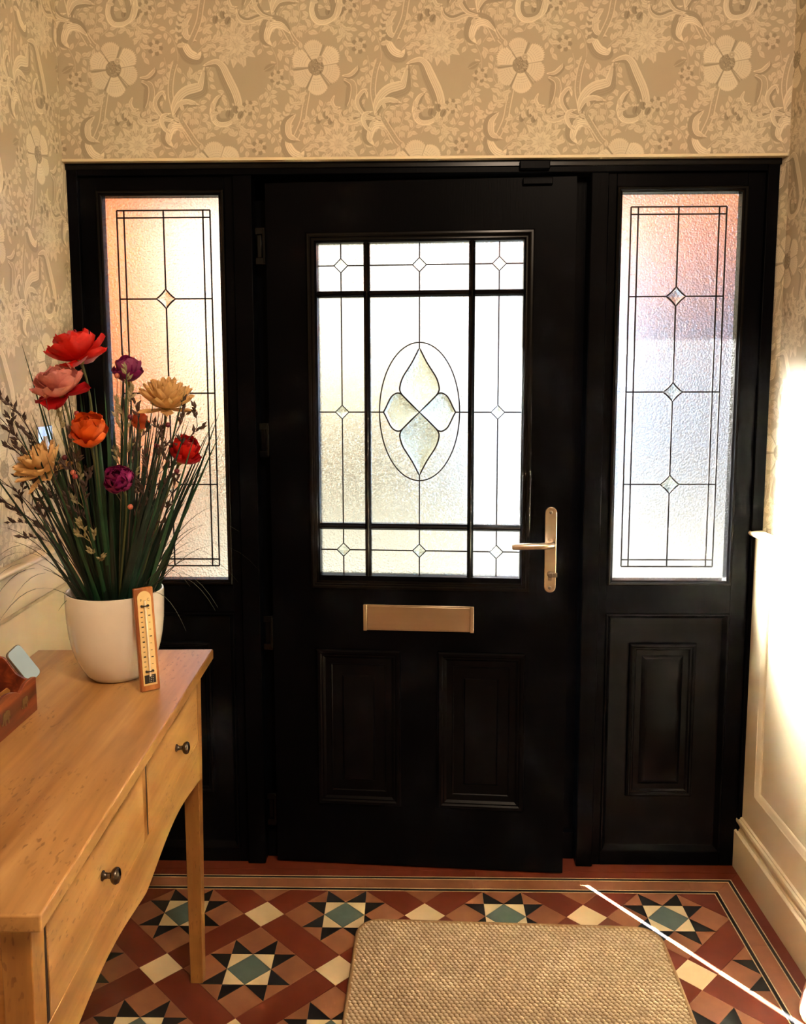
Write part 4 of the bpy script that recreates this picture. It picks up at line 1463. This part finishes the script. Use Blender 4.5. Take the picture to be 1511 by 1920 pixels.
edge = curve2([(-.007, .0605), (-.018, .0633), (-.026, .0674), (-.036, .0747), (-.0454, .0882), (-.055, .1017), (-.065, .1059), (-.085, .108), (-.109, .109)], 5)
for yy in (-.0065, -.2495):
    mb = MB().prism([(x, yy, z) for x, z in edge] + [(-.109, yy, .0006), (-.007, yy, .0006)], (0, .006, 0))
    mb.build('end_panel', ROSE, rack, bevel=.0008)
MB().box(-.109, -.007, -.2434, -.0066, .0006, .008).build('rack_base', ROSE, rack)
BRASS = plain('dull_brass', srgb(136, 122, 92), rough=0.4, metal=0.8, var=0.2)
def elephant(y, z, k):
    pts = [(-.012, .004), (-.0125, .008), (-.010, .0115), (-.004, .0130), (.002, .0128), (.005, .0110), (.0085, .0118), (.0115, .0095), (.0125, .0060), (.0125, -.001),
           (.0145, -.006), (.0168, -.0062), (.0170, -.0045), (.0185, -.0048), (.0180, -.0082), (.0140, -.0084), (.0105, -.003), (.0090, .0000), (.0072, .0000),
           (.0072, -.0115), (.0036, -.0115), (.0032, -.003), (-.0040, -.0030), (-.0044, -.0115), (-.0082, -.0115), (-.0090, -.001), (-.0115, .0010), (-.0140, -.004), (-.0146, -.0036)]
    MB().prism([(0, y - q * k, z + w * k) for q, w in pts], (.0013, 0, 0)).build('elephant_stud', BRASS, fp, smooth=0)
elephant(-.050, .034, .85)
elephant(-.123, .034, 1.0)
elephant(-.196, .034, .85)
ENV = plain('brown_envelope', srgb(188, 132, 70), rough=0.6)
e = MB().prism([(-.041, -.238, .0085), (-.041, -.030, .0085), (-.041, -.024, .048), (-.041, -.034, .056), (-.041, -.238, .056)], (.002, 0, 0))
tag(e.build('envelope', ENV, None, loc=(-.733, -.795, .780), smooth=0), 'brown envelope standing inside the wooden letter rack', 'envelope')

# glossy slab (the leaded window's reflection is put into its pale blue face colour)
def slab():
    MIR = plain('mirror_reflection_blue', srgb(190, 228, 255), rough=0.06, metal=0.0, var=0.01, coat=.6)
    RIM = plain('slab_rim', srgb(120, 112, 104), rough=0.3, metal=0.6)
    w_, l_, r_ = .043, .080, .010
    pts = []
    for cx, cy, a0 in ((w_ / 2 - r_, l_ / 2 - r_, 0), (-w_ / 2 + r_, l_ / 2 - r_, 90), (-w_ / 2 + r_, -l_ / 2 + r_, 180), (w_ / 2 - r_, -l_ / 2 + r_, 270)):
        for k in range(7):
            a = R(a0 + 15 * k)
            pts.append((cx + r_ * math.cos(a), cy + r_ * math.sin(a)))
    t = tag(empty('small_mirror'), 'small pale blue mirror with rounded corners leaning beyond the end of the wooden letter rack', 'mirror')
    MB().prism([(x, y, -.003) for x, y in pts], (0, 0, .006)).build('casing', RIM, t, bevel=.0015)
    MB().prism([(x * .93, y * .96, .0031) for x, y in pts], (0, 0, .0004)).build('face', MIR, t, smooth=0)
    return t
sl = slab()
p0, p1, p2 = Vector((-.8422, -.6328, .8587)), Vector((-.8511, -.6721, .8465)), Vector((-.8020, -.6196, .7908))
ax_, bx_ = (p2 - p0).normalized(), (p1 - p0).normalized()
nx_ = bx_.cross(ax_).normalized() * -1
if nx_.x < 0: nx_ = -nx_
bx_ = ax_.cross(nx_).normalized()
if bx_.dot(p1 - p0) < 0: bx_ = -bx_
nx_ = bx_.cross(ax_).normalized()
ctr = p0 + ax_ * .040 + bx_ * .0215
sl.matrix_world = Matrix.Translation(ctr) @ Matrix((bx_, ax_, nx_)).transposed().to_4x4()
STRUT = plain('mirror_strut', srgb(110, 104, 98), rough=.4, metal=.6)
iv = sl.matrix_world.inverted()
MB().tube([iv @ (ctr - nx_ * .003), iv @ Vector((ctr.x - .020, ctr.y + .002, .7810))], .0018, 8).build('strut', STRUT, sl)

sw = tag(empty('light_switch', (XL, -.235, 1.249)), 'shiny switch plate on the left wall behind the flowers', 'switch')
CHROME = plain('chrome', srgb(226, 230, 236), rough=0.10, metal=1.0, var=0.02)
MB().box(.0005, .007, -.043, .043, -.040, .040).build('switch_plate', CHROME, sw, bevel=.002)
MB().box(.007, .0105, -.008, .008, -.014, .014).build('rocker', plain('switch_rocker', srgb(230, 228, 222), rough=.3), sw, bevel=.001)

TANP = plain('tan_glaze', srgb(186, 124, 78), rough=0.35, var=0.12, vscale=40, coat=.3)
ds = tag(empty('doorstop', (.865, -.605, .0005)), 'small rounded tan doorstop beside the right skirting, cut by the photo edge', 'doorstop')
MB().lathe([(0, 0), (.024, 0), (.030, .006), (.0350, .020), (.0350, .030), (.0320, .050), (.0275, .072), (.0235, .090), (.0, .090)], (0, 0, 0), 32).build('body', TANP, ds, smooth=50)
MB().lathe([(0, .090), (.016, .0895), (.019, .097), (.016, .106), (.008, .111), (0, .112)], (0, 0, 0), 24).build('top_knob', TANP, ds, smooth=50)

# ------------------------------------------------------------------ door mat
mat_t = tag(empty('door_mat', (.2240, -.2850, 0), R(-1.75)), 'beige woven door mat with stitched edge in front of the door', 'mat')
MW, ML_, MR = .770, .62, .062
def rrect(w0, w1, y0, y1, r, n=10):
    p = []
    for cx, cy, a0 in ((w1 - r, y1 - r, 0), (w0 + r, y1 - r, 90), (w0 + r, y0 + r, 180), (w1 - r, y0 + r, 270)):
        for k in range(n + 1):
            a = R(a0 + 90 * k / n)
            p.append((cx + r * math.cos(a), cy + r * math.sin(a)))
    return p
JUTE = None
def jute_mat():
    m, nt, out = new_mat('woven_jute')
    p = N(nt, 'BsdfPrincipled', Roughness=0.85)
    p.inputs['Specular IOR Level'].default_value = 0.0
    tc = N(nt, 'TexCoord')
    sp = N(nt, 'SeparateXYZ')
    L(nt, tc.outputs['Object'], sp.inputs[0])
    mr = N(nt, 'MapRange')
    mr.inputs['From Min'].default_value = .0075
    mr.inputs['From Max'].default_value = .0115
    L(nt, sp.outputs['Z'], mr.inputs['Value'])
    rp = ramp(nt, [(0.0, srgb(100, 76, 54)), (0.45, srgb(172, 150, 122)), (1.0, srgb(216, 198, 172))])
    L(nt, mr.outputs[0], rp.inputs[0])
    nz = N(nt, 'TexNoise', Scale=900.0, Detail=2.0)
    L(nt, tc.outputs['Object'], nz.inputs['Vector'])
    mx = N(nt, 'MixRGB', blend_type='MULTIPLY', Fac=.35)
    L(nt, rp.outputs[0], mx.inputs[1])
    L(nt, nz.outputs['Color'], mx.inputs[2])
    hs = N(nt, 'HueSaturation', Value=1.15)
    L(nt, mx.outputs[0], hs.inputs['Color'])
    L(nt, hs.outputs[0], p.inputs['Base Color'])
    L(nt, p.outputs[0], out.inputs[0])
    return m
JUTE = jute_mat()
def weave():
    st = .0020
    xs = np.arange(-MW / 2 + .006, MW / 2 - .0059, st)
    ys = np.arange(-ML_ + .006, -.0059, st)
    X, Y = np.meshgrid(xs, ys)
    pu, pv = .0118, .0098
    row = np.floor(Y / pv)
    u_ = X / pu + .5 * (row % 2) + .05 * np.sin(row * 1.7)
    fu, fv = u_ - np.floor(u_) - .5, Y / pv - row - .5
    fu2 = fu + .35 * fv
    d2 = (fu2 / .46) ** 2 + (fv / .54) ** 2
    Z = .0080 + .0034 * np.sqrt(np.clip(1 - d2, 0, 1))
    rs = np.random.default_rng(3)
    idx = (np.floor(u_).astype(int) * 131 + row.astype(int) * 17) % 997
    Z += (rs.random(997)[idx] - .5) * .0009 * (d2 < 1)
    # rounded corners
    r = MR - .006
    hx, hy = MW / 2 - .006, ML_ / 2 - .006
    qx = np.abs(X) - (hx - r)
    qy = np.abs(Y + ML_ / 2) - (hy - r)
    keep = ~((qx > 0) & (qy > 0) & (qx ** 2 + qy ** 2 > r * r))
    ny, nx = X.shape
    I = np.arange(nx * ny).reshape(ny, nx)
    k4 = keep[:-1, :-1] & keep[1:, :-1] & keep[:-1, 1:] & keep[1:, 1:]
    f = np.stack([I[:-1, :-1], I[:-1, 1:], I[1:, 1:], I[1:, :-1]], -1)[k4]
    used = np.unique(f)
    rem = np.full(nx * ny, -1); rem[used] = np.arange(len(used))
    v = np.stack([X, Y, Z], -1).reshape(-1, 3)[used]
    f = rem[f]
    me = bpy.data.meshes.new('woven_loops')
    me.vertices.add(len(v)); me.vertices.foreach_set('co', v.astype(np.float32).ravel())
    me.loops.add(f.size); me.loops.foreach_set('vertex_index', f.astype(np.int32).ravel())
    me.polygons.add(len(f)); me.polygons.foreach_set('loop_start', np.arange(0, f.size, 4, dtype=np.int32))
    me.polygons.foreach_set('use_smooth', np.ones(len(f), bool))
    me.update(); me.validate()
    me.materials.append(JUTE)
    o = bpy.data.objects.new('woven_loops', me)
    COL.objects.link(o)
    o.parent = mat_t
    tag(o, kind='stuff')
weave()
EDGE = plain('mat_binding', srgb(150, 122, 88), rough=.85, var=.15, vscale=300, bump=.4, bscale=900)
op = rrect(-MW / 2 + .0045, MW / 2 - .0045, -ML_ + .0045, -.0045, MR - .0045)
op = [(x, y, .0062) for x, y in op]
MB().tube(op + [op[0]], .0058, 10, cap=False).build('edge_binding', EDGE, mat_t, smooth=60)
MB().prism([(x, y, .0008) for x, y, z in op], (0, 0, .0055)).build('backing', EDGE, mat_t, smooth=0)

# ------------------------------------------------------------------ outside, seen only through the glass
PAVE = plain('paving', srgb(44, 43, 40), spec=0.0, rough=.8, var=.15, vscale=3)
LAWN = plain('lawn', srgb(44, 44, 38), spec=0.0, rough=.9, var=.25, vscale=4)
BRICK = plain('porch_brick', srgb(194, 132, 90), spec=0.0, rough=.85, var=.1, vscale=12)
HEDGE = plain('hedge', srgb(74, 78, 66), spec=0.0, rough=.9, var=.4, vscale=14)
RENDER = plain('pale_render', srgb(100, 128, 166), spec=0.0, rough=.9, var=.05)
tag(MB().box(-6, 6, .125, 4.0, -.20, -.06).build('porch_floor', PAVE, smooth=0), kind='structure')
tag(MB().box(-9, 9, 4.0, 14, -.22, -.08).build('lawn', LAWN, smooth=0), kind='structure')
tag(MB().box(-1.45, -1.15, .12, .50, -.2, 2.7).build('porch_wall', BRICK, smooth=0), kind='structure')
tag(MB().box(-1.45, 3.0, .125, .85, 2.02, 2.7).build('porch_roof', BRICK, smooth=0), kind='structure')
tag(MB().box(1.5, 8, 6.4, 7.6, 2.6, 5.4).build('house_upper_wall', BRICK, smooth=0), kind='structure')
tag(MB().box(1.5, 8, 6.5, 7.5, -.22, 2.6).build('house_wall', RENDER, smooth=0), kind='structure')
tag(MB().box(-2.6, -1.16, 1.6, 1.8, -.22, 2.80).build('garden_wall', BRICK, smooth=0), kind='structure')
tag(MB().box(-7, 1.3, 8.5, 9.4, -.22, 1.12).build('garden_hedge', HEDGE, smooth=0), kind='structure')
